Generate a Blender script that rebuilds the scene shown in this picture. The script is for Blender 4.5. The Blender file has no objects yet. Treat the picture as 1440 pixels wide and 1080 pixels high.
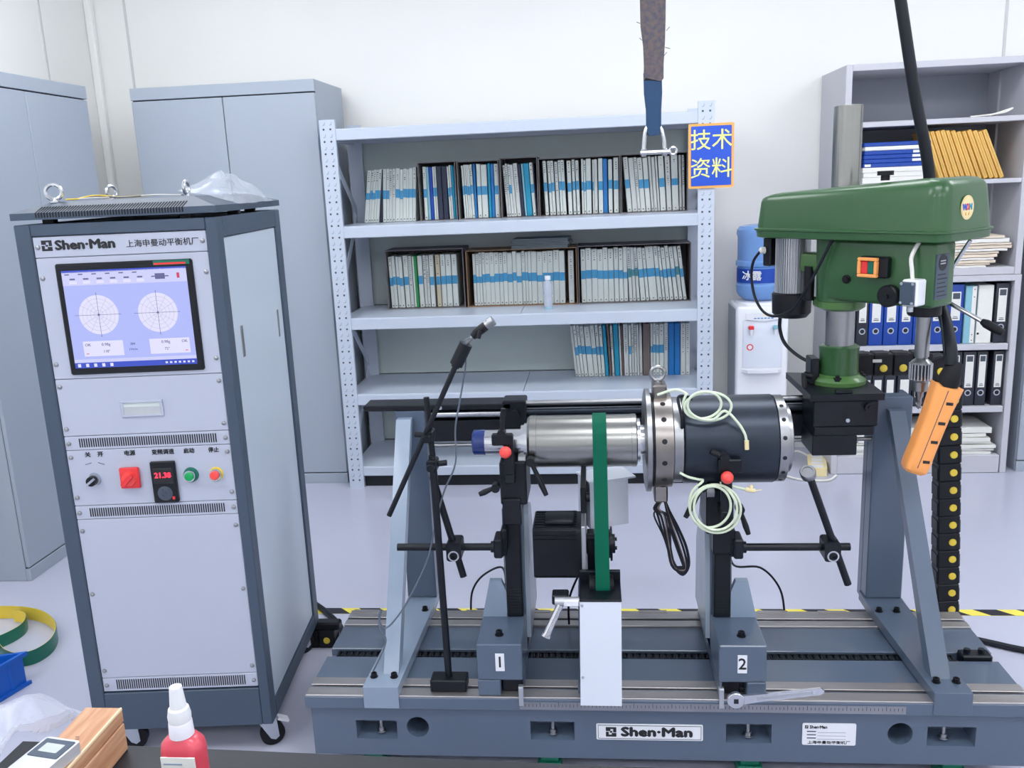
import bpy, bmesh, math, random
from mathutils import Vector, Matrix
random.seed(7)
SC = bpy.context.scene
COL = SC.collection
PI = math.pi

# ---------------------------------------------------------------- camera
cam_d = bpy.data.cameras.new('camera')
cam = bpy.data.objects.new('camera', cam_d)
COL.objects.link(cam)
SC.camera = cam
F_PX, PITCH, ROLL, YAW, CAM_H = 1257.7, 0.2234, 0.0427, -0.0965, 1.6546
cam_d.sensor_width = 36.0
cam_d.lens = F_PX * 36.0 / 1440.0
cam_d.clip_start = 0.05
_fw = Vector((math.sin(YAW) * math.cos(PITCH), math.cos(YAW) * math.cos(PITCH), -math.sin(PITCH)))
_r0 = Vector((math.cos(YAW), -math.sin(YAW), 0))
_d0 = _fw.cross(_r0)
_r = _r0 * math.cos(ROLL) + _d0 * math.sin(ROLL)
_d = -_r0 * math.sin(ROLL) + _d0 * math.cos(ROLL)
cam.matrix_world = Matrix(((_r.x, -_d.x, -_fw.x, 0), (_r.y, -_d.y, -_fw.y, 0), (_r.z, -_d.z, -_fw.z, CAM_H), (0, 0, 0, 1)))

# ---------------------------------------------------------------- world, exposure
W = bpy.data.worlds.new('world')
SC.world = W
W.use_nodes = True
W.node_tree.nodes['Background'].inputs[0].default_value = (0.80, 0.88, 1.0, 1)
W.node_tree.nodes['Background'].inputs[1].default_value = 0.3
SC.view_settings.view_transform = 'Standard'
SC.view_settings.look = 'None'
SC.view_settings.gamma = 1
SC.view_settings.use_curve_mapping = False
SC.view_settings.exposure = 0.0
LAMP_STRENGTH = 10.3
LAMP_COLOR = (0.93, 0.96, 1.0)

# ---------------------------------------------------------------- materials
def lin(c):
    out = []
    for k in c:
        k = k / 255.0
        out.append(k / 12.92 if k <= 0.04045 else ((k + 0.055) / 1.055) ** 2.4)
    return (out[0], out[1], out[2], 1)

def mat(name, rgb, rough=0.5, metal=0.0, var=0.06, scale=14.0, bump=0.0, bscale=120.0, coat=0.0, stretch=(1, 1, 1), spec=0.5, rvar=0.03):
    m = bpy.data.materials.new(name)
    m.use_nodes = True
    nt = m.node_tree
    b = nt.nodes['Principled BSDF']
    tc = nt.nodes.new('ShaderNodeTexCoord')
    mp = nt.nodes.new('ShaderNodeMapping')
    mp.inputs['Scale'].default_value = stretch
    nz = nt.nodes.new('ShaderNodeTexNoise')
    nz.inputs['Scale'].default_value = scale
    nz.inputs['Detail'].default_value = 5
    nt.links.new(tc.outputs['Object'], mp.inputs[0])
    nt.links.new(mp.outputs[0], nz.inputs['Vector'])
    mx = nt.nodes.new('ShaderNodeMix')
    mx.data_type = 'RGBA'
    c = lin(rgb)
    mx.inputs[6].default_value = tuple(max(0, k * (1 - var)) for k in c[:3]) + (1,)
    mx.inputs[7].default_value = tuple(min(1, k * (1 + var)) for k in c[:3]) + (1,)
    nt.links.new(nz.outputs['Fac'], mx.inputs[0])
    nt.links.new(mx.outputs[2], b.inputs['Base Color'])
    mr = nt.nodes.new('ShaderNodeMapRange')
    mr.inputs[3].default_value = max(0.02, rough - rvar)
    mr.inputs[4].default_value = min(1, rough + rvar)
    nt.links.new(nz.outputs['Fac'], mr.inputs[0])
    nt.links.new(mr.outputs[0], b.inputs['Roughness'])
    b.inputs['Metallic'].default_value = metal
    b.inputs['Coat Weight'].default_value = coat
    b.inputs['Specular IOR Level'].default_value = spec
    if bump > 0:
        n2 = nt.nodes.new('ShaderNodeTexNoise')
        n2.inputs['Scale'].default_value = bscale
        nt.links.new(mp.outputs[0], n2.inputs['Vector'])
        bp = nt.nodes.new('ShaderNodeBump')
        bp.inputs['Strength'].default_value = bump
        bp.inputs['Distance'].default_value = 0.002
        nt.links.new(n2.outputs['Fac'], bp.inputs['Height'])
        nt.links.new(bp.outputs[0], b.inputs['Normal'])
    return m

def glow(name, rgb, s):
    m = bpy.data.materials.new(name)
    m.use_nodes = True
    nt = m.node_tree
    b = nt.nodes['Principled BSDF']
    b.inputs['Base Color'].default_value = (0.02, 0.02, 0.02, 1)
    b.inputs['Roughness'].default_value = 0.25
    b.inputs['Emission Color'].default_value = lin(rgb)
    b.inputs['Emission Strength'].default_value = s
    return m

def clear(name, rgb, alpha, rough=0.15, bump=0.0, ior=1.33):
    # thin see-through plastic: mix of a transparent and a glossy dielectric surface
    m = mat(name, rgb, rough, var=0.08, scale=9, bump=bump, bscale=40)
    m.node_tree.nodes['Principled BSDF'].inputs['Alpha'].default_value = alpha
    return m

def wood(name, a, b_):
    m = mat(name, a, 0.5)
    nt = m.node_tree
    b = nt.nodes['Principled BSDF']
    w = nt.nodes.new('ShaderNodeTexNoise')
    w.inputs['Scale'].default_value = 9
    w.inputs['Detail'].default_value = 8
    mp = nt.nodes.new('ShaderNodeMapping')
    mp.inputs['Scale'].default_value = (9, 0.8, 9)
    tc = nt.nodes.new('ShaderNodeTexCoord')
    nt.links.new(tc.outputs['Object'], mp.inputs[0])
    nt.links.new(mp.outputs[0], w.inputs['Vector'])
    r = nt.nodes.new('ShaderNodeValToRGB')
    r.color_ramp.elements[0].color = lin(b_)
    r.color_ramp.elements[0].position = 0.38
    r.color_ramp.elements[1].color = lin(a)
    r.color_ramp.elements[1].position = 0.6
    nt.links.new(w.outputs['Fac'], r.inputs[0])
    nt.links.new(r.outputs[0], b.inputs['Base Color'])
    return m

M = {}
M['wall'] = mat('wall_paint', (237, 237, 235), 0.7, var=0.015, scale=3, bump=0.05)
M['ceil'] = mat('ceiling_paint', (242, 242, 240), 0.8, var=0.02)
M['floor'] = mat('epoxy_floor', (188, 190, 208), 0.2, var=0.03, scale=1.6, bump=0.03, bscale=6, rvar=0.06)
M['joint'] = mat('joint_gray', (205, 206, 206), 0.7)
M['cup'] = mat('cupboard_gray', (164, 173, 186), 0.42, var=0.02, scale=4)
M['rackpaint'] = mat('rack_paint', (194, 203, 218), 0.32, var=0.02, scale=5)
M['rackback'] = mat('rack_panel', (198, 208, 206), 0.5, var=0.03)
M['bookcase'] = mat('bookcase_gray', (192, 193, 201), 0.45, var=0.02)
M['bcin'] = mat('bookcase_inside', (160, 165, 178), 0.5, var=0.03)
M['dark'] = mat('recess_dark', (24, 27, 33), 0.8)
M['slotdark'] = mat('slot_rust', (52, 38, 34), 0.8, var=0.25)
M['cabframe'] = mat('cabinet_frame', (62, 76, 94), 0.42, var=0.03, bump=0.12, bscale=500)
M['cabpanel'] = mat('cabinet_panel', (178, 183, 200), 0.38, var=0.015, bump=0.04, bscale=600)
M['cabside'] = mat('cabinet_side', (188, 199, 213), 0.34, var=0.02, rvar=0.005)
M['steel'] = mat('bright_steel', (208, 210, 214), 0.2, 1.0, var=0.02, rvar=0.03)
M['satin'] = mat('satin_steel', (158, 158, 154), 0.26, 1.0, var=0.01, scale=6, stretch=(40, 0.4, 0.4), rvar=0.012)
M['dullsteel'] = mat('dull_steel', (158, 159, 162), 0.33, 1.0, var=0.18, scale=14)
M['rusty'] = mat('rusty_steel', (150, 144, 140), 0.3, 1.0, var=0.4, scale=14)
M['zinc'] = mat('zinc', (190, 196, 204), 0.35, 1.0, var=0.08)
M['alu'] = mat('aluminium', (190, 193, 198), 0.38, 0.85, var=0.05)
M['black'] = mat('black_metal', (12, 17, 26), 0.36, 0.0, var=0.1, bump=0.05, spec=0.35)
M['blackp'] = mat('black_plastic', (13, 16, 23), 0.42, var=0.08, spec=0.35)
M['rubber'] = mat('black_rubber', (15, 17, 23), 0.6, var=0.1, spec=0.3)
M['blackcyl'] = mat('black_oxide', (44, 52, 64), 0.34, 0.5, var=0.12, scale=6, stretch=(6, 1, 1))
M['mach'] = mat('machine_gray', (83, 97, 117), 0.32, var=0.05, scale=7, bump=0.05, bscale=90, coat=0.35)
M['machlt'] = mat('machine_gray_gloss', (136, 152, 172), 0.26, var=0.05, scale=8, bump=0.16, bscale=150, coat=0.3)
M['platelt'] = mat('plate_light', (160, 173, 188), 0.25, var=0.08, scale=9)
M['pile'] = mat('old_paper', (122, 132, 136), 0.7, var=0.12)
M['emboss'] = mat('embossed_paint', (152, 165, 182), 0.4)
M['bare'] = mat('bare_rail', (172, 168, 168), 0.38, 0.8, var=0.22, scale=8, stretch=(0.6, 6, 6))
M['green'] = mat('drill_green', (46, 87, 49), 0.3, var=0.04, scale=8, bump=0.05, bscale=60, coat=0.2)
M['greenlt'] = mat('drill_green_light', (72, 112, 58), 0.35, var=0.06, coat=0.3)
M['belt'] = mat('belt_green', (0, 90, 68), 0.6, var=0.05, scale=30, spec=0.15)
M['footg'] = mat('foot_green', (20, 120, 95), 0.5)
M['white'] = mat('white_enamel', (222, 228, 240), 0.32, var=0.015)
M['whitep'] = mat('white_plastic', (232, 234, 240), 0.35, var=0.015)
M['paper'] = mat('paper', (226, 226, 222), 0.8, var=0.05, scale=60)
M['paperw'] = mat('paper_warm', (222, 208, 190), 0.85, var=0.12, scale=40)
M['bookw'] = mat('book_white', (212, 218, 214), 0.6, var=0.05, scale=25)
M['bookn'] = mat('book_plain', (204, 208, 206), 0.6, var=0.07, scale=25)
M['bookc'] = mat('book_cream', (204, 192, 168), 0.6, var=0.06)
M['band'] = mat('band_blue', (64, 150, 198), 0.55, var=0.1, scale=20)
M['bandt'] = mat('band_teal', (66, 136, 150), 0.55, var=0.1, scale=20)
M['bookb'] = mat('book_blue', (28, 116, 186), 0.5, var=0.1)
M['bookdb'] = mat('book_deep_blue', (12, 66, 168), 0.5, var=0.1)
M['bookt'] = mat('book_teal', (20, 148, 186), 0.5, var=0.1)
M['bookl'] = mat('book_pale_blue', (132, 184, 200), 0.5, var=0.08)
M['bookk'] = mat('book_navy', (34, 42, 66), 0.5, var=0.15)
M['bookg'] = mat('book_green', (40, 140, 76), 0.5, var=0.1)
M['bookr'] = mat('book_brown', (116, 102, 100), 0.6, var=0.15)
M['ink'] = mat('ink', (70, 78, 90), 0.6)
M['inkb'] = mat('ink_black', (24, 26, 32), 0.5)
M['card'] = mat('cardboard', (150, 122, 98), 0.8, var=0.12, scale=20)
M['cardd'] = mat('cardboard_dark', (122, 118, 120), 0.8, var=0.15)
M['env'] = mat('envelope_yellow', (222, 176, 92), 0.7, var=0.08, scale=20)
M['binb'] = mat('binder_blue', (20, 66, 158), 0.4, var=0.06)
M['bink'] = mat('binder_black', (38, 42, 54), 0.45, var=0.08)
M['signb'] = mat('sign_blue', (40, 84, 200), 0.3, var=0.05)
M['signo'] = mat('sign_orange', (246, 176, 92), 0.4)
M['signy'] = mat('sign_yellow', (236, 240, 140), 0.4)
M['red'] = mat('red_plastic', (226, 52, 56), 0.3, var=0.05)
M['redball'] = mat('red_ball', (244, 78, 72), 0.3, var=0.03)
M['greenb'] = mat('green_button', (0, 160, 84), 0.3)
M['greend'] = mat('green_ring', (0, 104, 84), 0.35)
M['yellow'] = mat('yellow_plastic', (236, 206, 70), 0.45, var=0.05)
M['yellowg'] = mat('yellow_green', (214, 216, 60), 0.4)
M['orange'] = mat('orange_plastic', (250, 166, 92), 0.45, var=0.04)
M['bluecap'] = mat('blue_cap', (18, 46, 112), 0.25, var=0.08, coat=0.3)
M['crate'] = mat('crate_blue', (8, 92, 190), 0.4, var=0.06)
M['tapey'] = mat('tape_yellow', (240, 224, 90), 0.5)
M['tapek'] = mat('tape_black', (36, 36, 48), 0.5)
M['tube'] = mat('tube_pale', (214, 226, 200), 0.3, var=0.04, coat=0.3)
M['sling'] = mat('sling_navy', (42, 72, 106), 0.8, var=0.2, scale=40, bump=0.3, bscale=300)
M['slingb'] = wood('sling_brown', (112, 100, 98), (88, 88, 100))
M['slingb'].node_tree.nodes['Principled BSDF'].inputs['Specular IOR Level'].default_value = 0.1
M['table'] = mat('table_dark', (32, 34, 41), 0.45, var=0.08, scale=20)
M['wood'] = wood('box_wood', (206, 160, 126), (184, 132, 96))
M['woode'] = mat('box_edge', (240, 214, 176), 0.6)
M['redb'] = mat('bottle_red', (214, 72, 90), 0.3, var=0.05, coat=0.3)
M['film'] = clear('plastic_film', (222, 226, 240), 0.33, 0.16, bump=0.4)
M['bag'] = clear('bag_film', (226, 232, 244), 0.34, 0.15, bump=0.5)
M['bottle'] = clear('bottle_clear', (206, 214, 232), 0.55, 0.1)
M['bigbottle'] = clear('bottle_blue', (120, 168, 232), 0.72, 0.12)
M['capw'] = mat('cap_translucent', (232, 230, 242), 0.35)
M['cable'] = mat('cable_black', (22, 26, 35), 0.5, spec=0.3)
M['cablegray'] = mat('cable_gray', (96, 106, 120), 0.5)
M['cablew'] = mat('cable_white', (230, 228, 222), 0.5)
M['cream'] = mat('cream_plastic', (236, 220, 168), 0.45)
M['screen'] = glow('screen_glow', (176, 186, 250), 0.95)
M['scr_w'] = glow('screen_white', (228, 226, 255), 0.95)
M['scr_bar'] = glow('screen_bar', (206, 208, 250), 0.95)
M['scr_b'] = glow('screen_blue', (40, 70, 200), 0.95)
M['scr_ink'] = glow('screen_ink', (96, 96, 150), 0.9)
M['scr_line'] = glow('screen_line', (186, 180, 214), 0.9)
M['scr_red'] = glow('screen_red', (210, 60, 90), 0.9)
M['led'] = glow('led_red', (255, 40, 70), 2.2)
M['lamp'] = glow('lamp_panel', (255, 255, 255), 1.0)
_e = M['lamp'].node_tree.nodes['Principled BSDF']
_e.inputs['Emission Color'].default_value = LAMP_COLOR + (1,)
_e.inputs['Emission Strength'].default_value = LAMP_STRENGTH
M['amber'] = mat('amber_lens', (250, 226, 190), 0.3)
M['lcd'] = mat('lcd_gray', (186, 194, 190), 0.25)
M['silverp'] = mat('silver_plastic', (204, 206, 212), 0.35, 0.3)

# ---------------------------------------------------------------- frames of reference
RA = -0.0052
BY = 2.2014
FR = {
    'M': ((0, BY, 0), 0.0),                       # balancing machine: x along the bed, y into the room
    'W': ((0, 0, 0), RA),                         # back wall and what stands along it
    'L': ((0, 0, 0), RA + PI / 2),                # left wall: x runs into the room, front faces right
    'C': ((-0.984, 2.3055, 0), 0.0873),           # control cabinet, origin at its front right corner
    'D': ((0.745, BY + 0.58, 0), -0.8486),        # drill press, origin at its column, x along the head
}

# ---------------------------------------------------------------- mesh helpers
def B():
    return bmesh.new()

def box(bm, x0, x1, y0, y1, z0, z1, bev=0.0, seg=1):
    vs = [bm.verts.new(p) for p in ((x0, y0, z0), (x1, y0, z0), (x1, y1, z0), (x0, y1, z0), (x0, y0, z1), (x1, y0, z1), (x1, y1, z1), (x0, y1, z1))]
    fs = [bm.faces.new([vs[i] for i in q]) for q in ((0, 3, 2, 1), (4, 5, 6, 7), (0, 1, 5, 4), (1, 2, 6, 5), (2, 3, 7, 6), (3, 0, 4, 7))]
    if bev > 0:
        es = set()
        for f in fs:
            es.update(f.edges)
        bmesh.ops.bevel(bm, geom=list(es), offset=bev, segments=seg, affect='EDGES', profile=0.5)
    return bm

def basis(d):
    d = Vector(d).normalized()
    a = Vector((0, 0, 1)) if abs(d.z) < 0.9 else Vector((1, 0, 0))
    u = d.cross(a).normalized()
    return d, u, d.cross(u).normalized()

def lathe(bm, o, d, prof, seg=32, cap=True):
    # prof: list of (distance along d, radius)
    o = Vector(o)
    d, u, w = basis(d)
    rings = []
    for t, r in prof:
        c = o + d * t
        if r < 1e-6:
            rings.append([bm.verts.new(c)])
        else:
            rings.append([bm.verts.new(c + (u * math.cos(2 * PI * k / seg) + w * math.sin(2 * PI * k / seg)) * r) for k in range(seg)])
    for a, b in zip(rings, rings[1:]):
        for k in range(seg):
            k2 = (k + 1) % seg
            if len(a) == 1 and len(b) == 1:
                continue
            if len(a) == 1:
                bm.faces.new((a[0], b[k], b[k2]))
            elif len(b) == 1:
                bm.faces.new((a[k], a[k2], b[0]))
            else:
                bm.faces.new((a[k], a[k2], b[k2], b[k]))
    if cap:
        for rg in (rings[0], rings[-1]):
            if len(rg) > 2:
                bm.faces.new(rg)
    return bm

def cyl(bm, a, b, r, r2=None, seg=20):
    a = Vector(a); b = Vector(b)
    L = (b - a).length
    return lathe(bm, a, b - a, [(0, r), (L, r if r2 is None else r2)], seg)

def smooth(pts, n=6):
    P = [Vector(p) for p in pts]
    out = []
    for i in range(len(P) - 1):
        p0 = P[max(i - 1, 0)]; p1 = P[i]; p2 = P[i + 1]; p3 = P[min(i + 2, len(P) - 1)]
        for k in range(n):
            t = k / n
            out.append(0.5 * ((2 * p1) + (p2 - p0) * t + (2 * p0 - 5 * p1 + 4 * p2 - p3) * t * t + (3 * p1 - p0 - 3 * p2 + p3) * t ** 3))
    out.append(P[-1])
    return out

def tube(bm, pts, r, seg=8, closed=False):
    P = [Vector(p) for p in pts]
    n = len(P)
    rings = []
    prev = None
    for i in range(n):
        if closed:
            t = (P[(i + 1) % n] - P[i - 1]).normalized()
        else:
            t = (P[min(i + 1, n - 1)] - P[max(i - 1, 0)]).normalized()
        if prev is None:
            _, u, w = basis(t)
        else:
            u = (prev - t * prev.dot(t)).normalized()
            w = t.cross(u)
        prev = u
        rr = r[i] if isinstance(r, (list, tuple)) else r
        rings.append([bm.verts.new(P[i] + (u * math.cos(2 * PI * k / seg) + w * math.sin(2 * PI * k / seg)) * rr) for k in range(seg)])
    rg = list(zip(rings, rings[1:]))
    if closed:
        rg.append((rings[-1], rings[0]))
    for a, b in rg:
        for k in range(seg):
            k2 = (k + 1) % seg
            bm.faces.new((a[k], a[k2], b[k2], b[k]))
    if not closed:
        bm.faces.new(rings[0]); bm.faces.new(rings[-1])
    return bm

def prism(bm, poly, fn, t0, t1):
    # poly in (u, w); fn(u, w, t) gives the point
    a = [bm.verts.new(fn(u, w, t0)) for u, w in poly]
    b = [bm.verts.new(fn(u, w, t1)) for u, w in poly]
    n = len(poly)
    bm.faces.new(a); bm.faces.new(b)
    for k in range(n):
        bm.faces.new((a[k], a[(k + 1) % n], b[(k + 1) % n], b[k]))
    return bm

XZ = lambda u, w, t: (u, t, w)      # drawn facing the front, extruded in depth
YZ = lambda u, w, t: (t, u, w)      # drawn from the side, extruded along x
XY = lambda u, w, t: (u, w, t)      # drawn from above, extruded upward

def rrect(x0, x1, y0, y1, r, n=4):
    out = []
    for cx, cy, a in ((x1 - r, y0 + r, -PI / 2), (x1 - r, y1 - r, 0), (x0 + r, y1 - r, PI / 2), (x0 + r, y0 + r, PI)):
        for k in range(n + 1):
            t = a + PI / 2 * k / n
            out.append((cx + r * math.cos(t), cy + r * math.sin(t)))
    return out

def circ(cx, cy, r, n=24):
    return [(cx + r * math.cos(2 * PI * k / n), cy + r * math.sin(2 * PI * k / n)) for k in range(n)]

def to_mesh(name, bm, m, org=(0, 0, 0), sharp=35):
    if sharp > 0: bmesh.ops.recalc_face_normals(bm, faces=bm.faces[:])
    me = bpy.data.meshes.new(name)
    if org != (0, 0, 0):
        bmesh.ops.translate(bm, vec=(-org[0], -org[1], -org[2]), verts=bm.verts[:])
    bm.to_mesh(me)
    bm.free()
    me.materials.append(m)
    me.polygons.foreach_set('use_smooth', [sharp > 0] * len(me.polygons))
    if sharp > 0: me.set_sharp_from_angle(angle=math.radians(sharp))
    return me

def place(o, frame, org):
    (fx, fy, fz), a = FR[frame]
    c, s = math.cos(a), math.sin(a)
    o.location = (fx + org[0] * c - org[1] * s, fy + org[0] * s + org[1] * c, fz + org[2])
    o.rotation_euler = (0, 0, a)

def tag(o, label=None, cat=None, group=None, kind=None):
    if label: o['label'] = label
    if cat: o['category'] = cat
    if group: o['group'] = group
    if kind: o['kind'] = kind
    return o

class Thing:
    def __init__(s, name, label, cat, frame, org, group=None):
        s.org = tuple(org); s.frame = frame
        s.o = bpy.data.objects.new(name, None)
        s.o.empty_display_size = 0.05
        COL.objects.link(s.o)
        place(s.o, frame, org)
        tag(s.o, label, cat, group)
    def part(s, name, bm, m, parent=None, label=None, kind=None, sharp=35):
        o = bpy.data.objects.new(name, to_mesh(name, bm, M[m] if isinstance(m, str) else m, s.org, sharp))
        COL.objects.link(o)
        o.parent = parent or s.o
        tag(o, label, None, None, kind)
        return o
    def copies(s, name, bm, m, spots, parent=None, rots=None):
        # the same piece at several places; the mesh is shared
        me = to_mesh(name, bm, M[m])
        out = []
        for i, p in enumerate(spots):
            o = bpy.data.objects.new(name, me)
            COL.objects.link(o)
            o.parent = parent or s.o
            o.location = (p[0] - s.org[0], p[1] - s.org[1], p[2] - s.org[2])
            if rots: o.rotation_euler = rots[i]
            out.append(o)
        return out
    def text(s, name, body, size, pos, m, parent=None, u=(1, 0, 0), v=(0, 0, 1), bold=0.0, width=None, thick=0.0006, align='CENTER', space=1.0):
        cu = bpy.data.curves.new('lettering', 'FONT')
        cu.body = body
        cu.size = size
        cu.align_x = align
        cu.align_y = 'CENTER'
        cu.resolution_u = 2
        cu.space_character = space
        cu.extrude = thick
        t = bpy.data.objects.new('lettering', cu)
        COL.objects.link(t)
        bpy.context.view_layer.update()
        me = bpy.data.meshes.new_from_object(t)
        bpy.data.objects.remove(t)
        bpy.data.curves.remove(cu)
        if bold > 0:
            # heavier lettering: the outline repeated at small offsets
            bm = bmesh.new(); bm.from_mesh(me)
            base = bm.verts[:] + bm.edges[:] + bm.faces[:]
            for dz, (dx, dy) in enumerate(((bold, 0), (-bold, 0), (0, bold), (0, -bold))):
                r_ = bmesh.ops.duplicate(bm, geom=base)
                bmesh.ops.translate(bm, vec=(dx, dy, 0.00012 * (dz + 1)), verts=[g for g in r_['geom'] if isinstance(g, bmesh.types.BMVert)])
            bm.to_mesh(me); bm.free()
        xs = [q.co.x for q in me.vertices]
        k = 1.0 if not width or not xs else width / max(1e-6, max(xs) - min(xs))
        U = Vector(u); V = Vector(v); N = U.cross(V)
        P = Vector(pos) - Vector(s.org)
        for q in me.vertices:
            q.co = P + U * (q.co.x * k) + V * q.co.y + N * q.co.z
        me.materials.clear()
        me.materials.append(M[m])
        me.name = name
        o = bpy.data.objects.new(name, me)
        COL.objects.link(o)
        o.parent = parent or s.o
        return o

def solo(name, label, cat, frame, org, bm, m, group=None, kind=None):
    o = bpy.data.objects.new(name, to_mesh(name, bm, M[m], tuple(org)))
    COL.objects.link(o)
    place(o, frame, org)
    return tag(o, label, cat, group, kind)

def struct(name, bm, m, frame='W'):
    return solo(name, None, None, frame, (0, 0, 0), bm, m, None, 'structure')

ORD = ['first', 'second', 'third', 'fourth', 'fifth', 'sixth', 'seventh', 'eighth', 'ninth', 'tenth', 'eleventh', 'twelfth', 'thirteenth', 'fourteenth',
       'fifteenth', 'sixteenth', 'seventeenth', 'eighteenth', 'nineteenth', 'twentieth', 'twenty-first', 'twenty-second', 'twenty-third', 'twenty-fourth',
       'twenty-fifth', 'twenty-sixth', 'twenty-seventh', 'twenty-eighth', 'twenty-ninth', 'thirtieth', 'thirty-first']

# ================================================================ the room
XL, XR, YB, YF, ZC = -2.96, 4.4, 5.36, -3.2, 3.25
b = B(); box(b, XL - 0.2, XR + 0.2, YF - 0.2, YB + 0.2, -0.12, 0); struct('floor', b, 'floor')
b = B(); box(b, XL - 0.2, XR + 0.2, YF - 0.2, YB + 0.2, ZC, ZC + 0.12); struct('ceiling', b, 'ceil')
b = B(); box(b, XL - 0.2, XR + 0.2, YB, YB + 0.15, 0, ZC); struct('wall_back', b, 'wall')
b = B(); box(b, XL - 0.15, XL, YF, YB, 0, ZC); struct('wall_left', b, 'wall')
b = B(); box(b, XR, XR + 0.15, YF, YB, 0, ZC); struct('wall_right', b, 'wall')
b = B(); box(b, XL - 0.2, XR + 0.2, YF - 0.15, YF, 0, ZC); struct('wall_front', b, 'wall')
# wall panel joint covers and the pale strip in the left corner
b = B(); box(b, -2.735, -2.722, YB - 0.005, YB, 0, ZC); struct('trim_1', b, 'joint')
b = B(); box(b, 2.203, 2.217, YB - 0.005, YB, 0, ZC); struct('trim_2', b, 'joint')
b = B(); box(b, XL, XL + 0.045, YB - 0.045, YB, 0, ZC, 0.008); struct('trim_3', b, 'wall')
b = B(); box(b, XL, XL + 0.006, 4.86, 4.876, 0, ZC); struct('trim_4', b, 'joint')
b = B(); box(b, XL, XL + 0.012, 3.6, 4.85, 2.715, 2.73); struct('trim_5', b, 'joint')

# ceiling lamps
_n = 0
for ly, row in ((-1.6, 'row behind the workbench'), (0.9, 'row above the workbench'), (3.4, 'row above the shelves')):
    for lx, side in ((-1.9, 'left'), (0.6, 'middle'), (3.0, 'right')):
        t = Thing('ceiling_light', 'white rectangular ceiling light panel, %s one of the %s' % (side, row), 'ceiling light', 'W', (lx, ly, ZC), 'ceiling light panels')
        b = B()
        for q in ((-0.62, 0.62, -0.32, -0.30), (-0.62, 0.62, 0.30, 0.32), (-0.62, -0.60, -0.30, 0.30), (0.60, 0.62, -0.30, 0.30)):
            box(b, lx + q[0], lx + q[1], ly + q[2], ly + q[3], ZC - 0.02, ZC)
        t.part('frame', b, 'white')
        b = B(); box(b, lx - 0.60, lx + 0.60, ly - 0.30, ly + 0.30, ZC - 0.14, ZC - 0.005); t.part('diffuser', b, 'lamp')

# hazard tape on the floor behind the machine
t = Thing('hazard_tape', 'black and yellow hazard tape strip on the floor behind the gray machine', 'tape', 'M', (0, 1.02, 0))
b = B(); box(b, -1.95, 2.3, 0.995, 1.042, 0.0002, 0.0012); t.part('tape_base', b, 'tapey')
me_b = B(); prism(me_b, [(0, 0.0), (0.085, 0.0), (0.035, 0.047), (-0.05, 0.047)], lambda u, w, q: (u, w, q), 0, 0.0005)
t.copies('stripe', me_b, 'tapek', [(-1.87 + 0.158 * k, 0.995, 0.0012) for k in range(26)])

# ================================================================ cupboards
def cupboard(frame, x0, x1, yf, yb, h, label):
    t = Thing('steel_cupboard', label, 'cupboard', frame, ((x0 + x1) / 2, (yf + yb) / 2, 0))
    b = B()
    box(b, x0, x1, yf + 0.02, yb, 0.0, h, 0.003)
    box(b, x0, x1, yf, yf + 0.02, 0.0, 0.058, 0.002)
    box(b, x0, x1, yf, yf + 0.02, h - 0.062, h, 0.002)
    t.part('body', b, 'cup')
    xm = (x0 + x1) / 2
    for a, c in ((x0 + 0.002, xm - 0.002), (xm + 0.002, x1 - 0.002)):
        b = B(); box(b, a, c, yf + 0.001, yf + 0.019, 0.064, h - 0.068, 0.003)
        t.part('door', b, 'cup')
    b = B(); box(b, x0 + 0.004, x1 - 0.004, yf + 0.0175, yf + 0.0202, 0.05, h - 0.055); t.part('door_gap', b, 'dark')
    return t
cupboard('W', -2.4646, -1.457, 4.777, 5.30, 2.215, 'tall gray two-door steel cupboard against the back wall beside the book rack')
cupboard('L', 3.481, 4.499, 2.548, 2.94, 2.205, 'tall gray steel cupboard against the left wall, behind the control cabinet')
cupboard('W', 2.232, 3.2, 4.86, 5.32, 1.95, 'gray steel cupboard right of the open bookcase, cut by the photo edge')

# ================================================================ book rack
RX0, RX1, RY0, RY1 = -1.4227, 0.589, 4.691, 5.255
t = rack = Thing('metal_rack', 'light gray slotted metal rack full of books against the back wall', 'rack', 'W', ((RX0 + RX1) / 2, 4.97, 0))
PW = 0.082
for (px, py) in ((RX0, RY0), (RX1 - PW, RY0), (RX0, RY1 - 0.05), (RX1 - PW, RY1 - 0.05)):
    b = B()
    box(b, px, px + PW, py, py + 0.004, 0, 2.0)
    sx = px if px == RX0 else px + PW - 0.004
    box(b, sx, sx + 0.004, py + 0.004, py + 0.05, 0, 2.0)
    ix = px + PW - 0.004 if px == RX0 else px
    box(b, ix, ix + 0.004, py + 0.004, py + 0.022, 0, 2.0)
    up = t.part('upright', b, 'rackpaint')
    if py == RY0:
        b = B(); bt = B()
        z = 0.045
        while z < 1.98:
            for q in (0.022, 0.058):
                prism(b, circ(px + q, z, 0.0055, 10), XZ, py - 0.0006, py + 0.001)
            for q in (0.022, 0.058):
                prism(bt, [(px + q - 0.003, z + 0.018), (px + q + 0.007, z + 0.022), (px + q + 0.010, z + 0.036), (px + q + 0.007, z + 0.037), (px + q + 0.004, z + 0.026), (px + q - 0.004, z + 0.022)], XZ, py - 0.0006, py + 0.001)
            z += 0.0615
        t.part('slot_holes', b, 'ink', up, kind='stuff')
        t.part('slot_lips', bt, 'emboss', up, kind='stuff')
SHELF = [(1.9534, 1.8945), (1.4546, 1.392), (0.9636, 0.8993), (0.5397, 0.478), (0.1225, 0.0669)]
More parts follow.
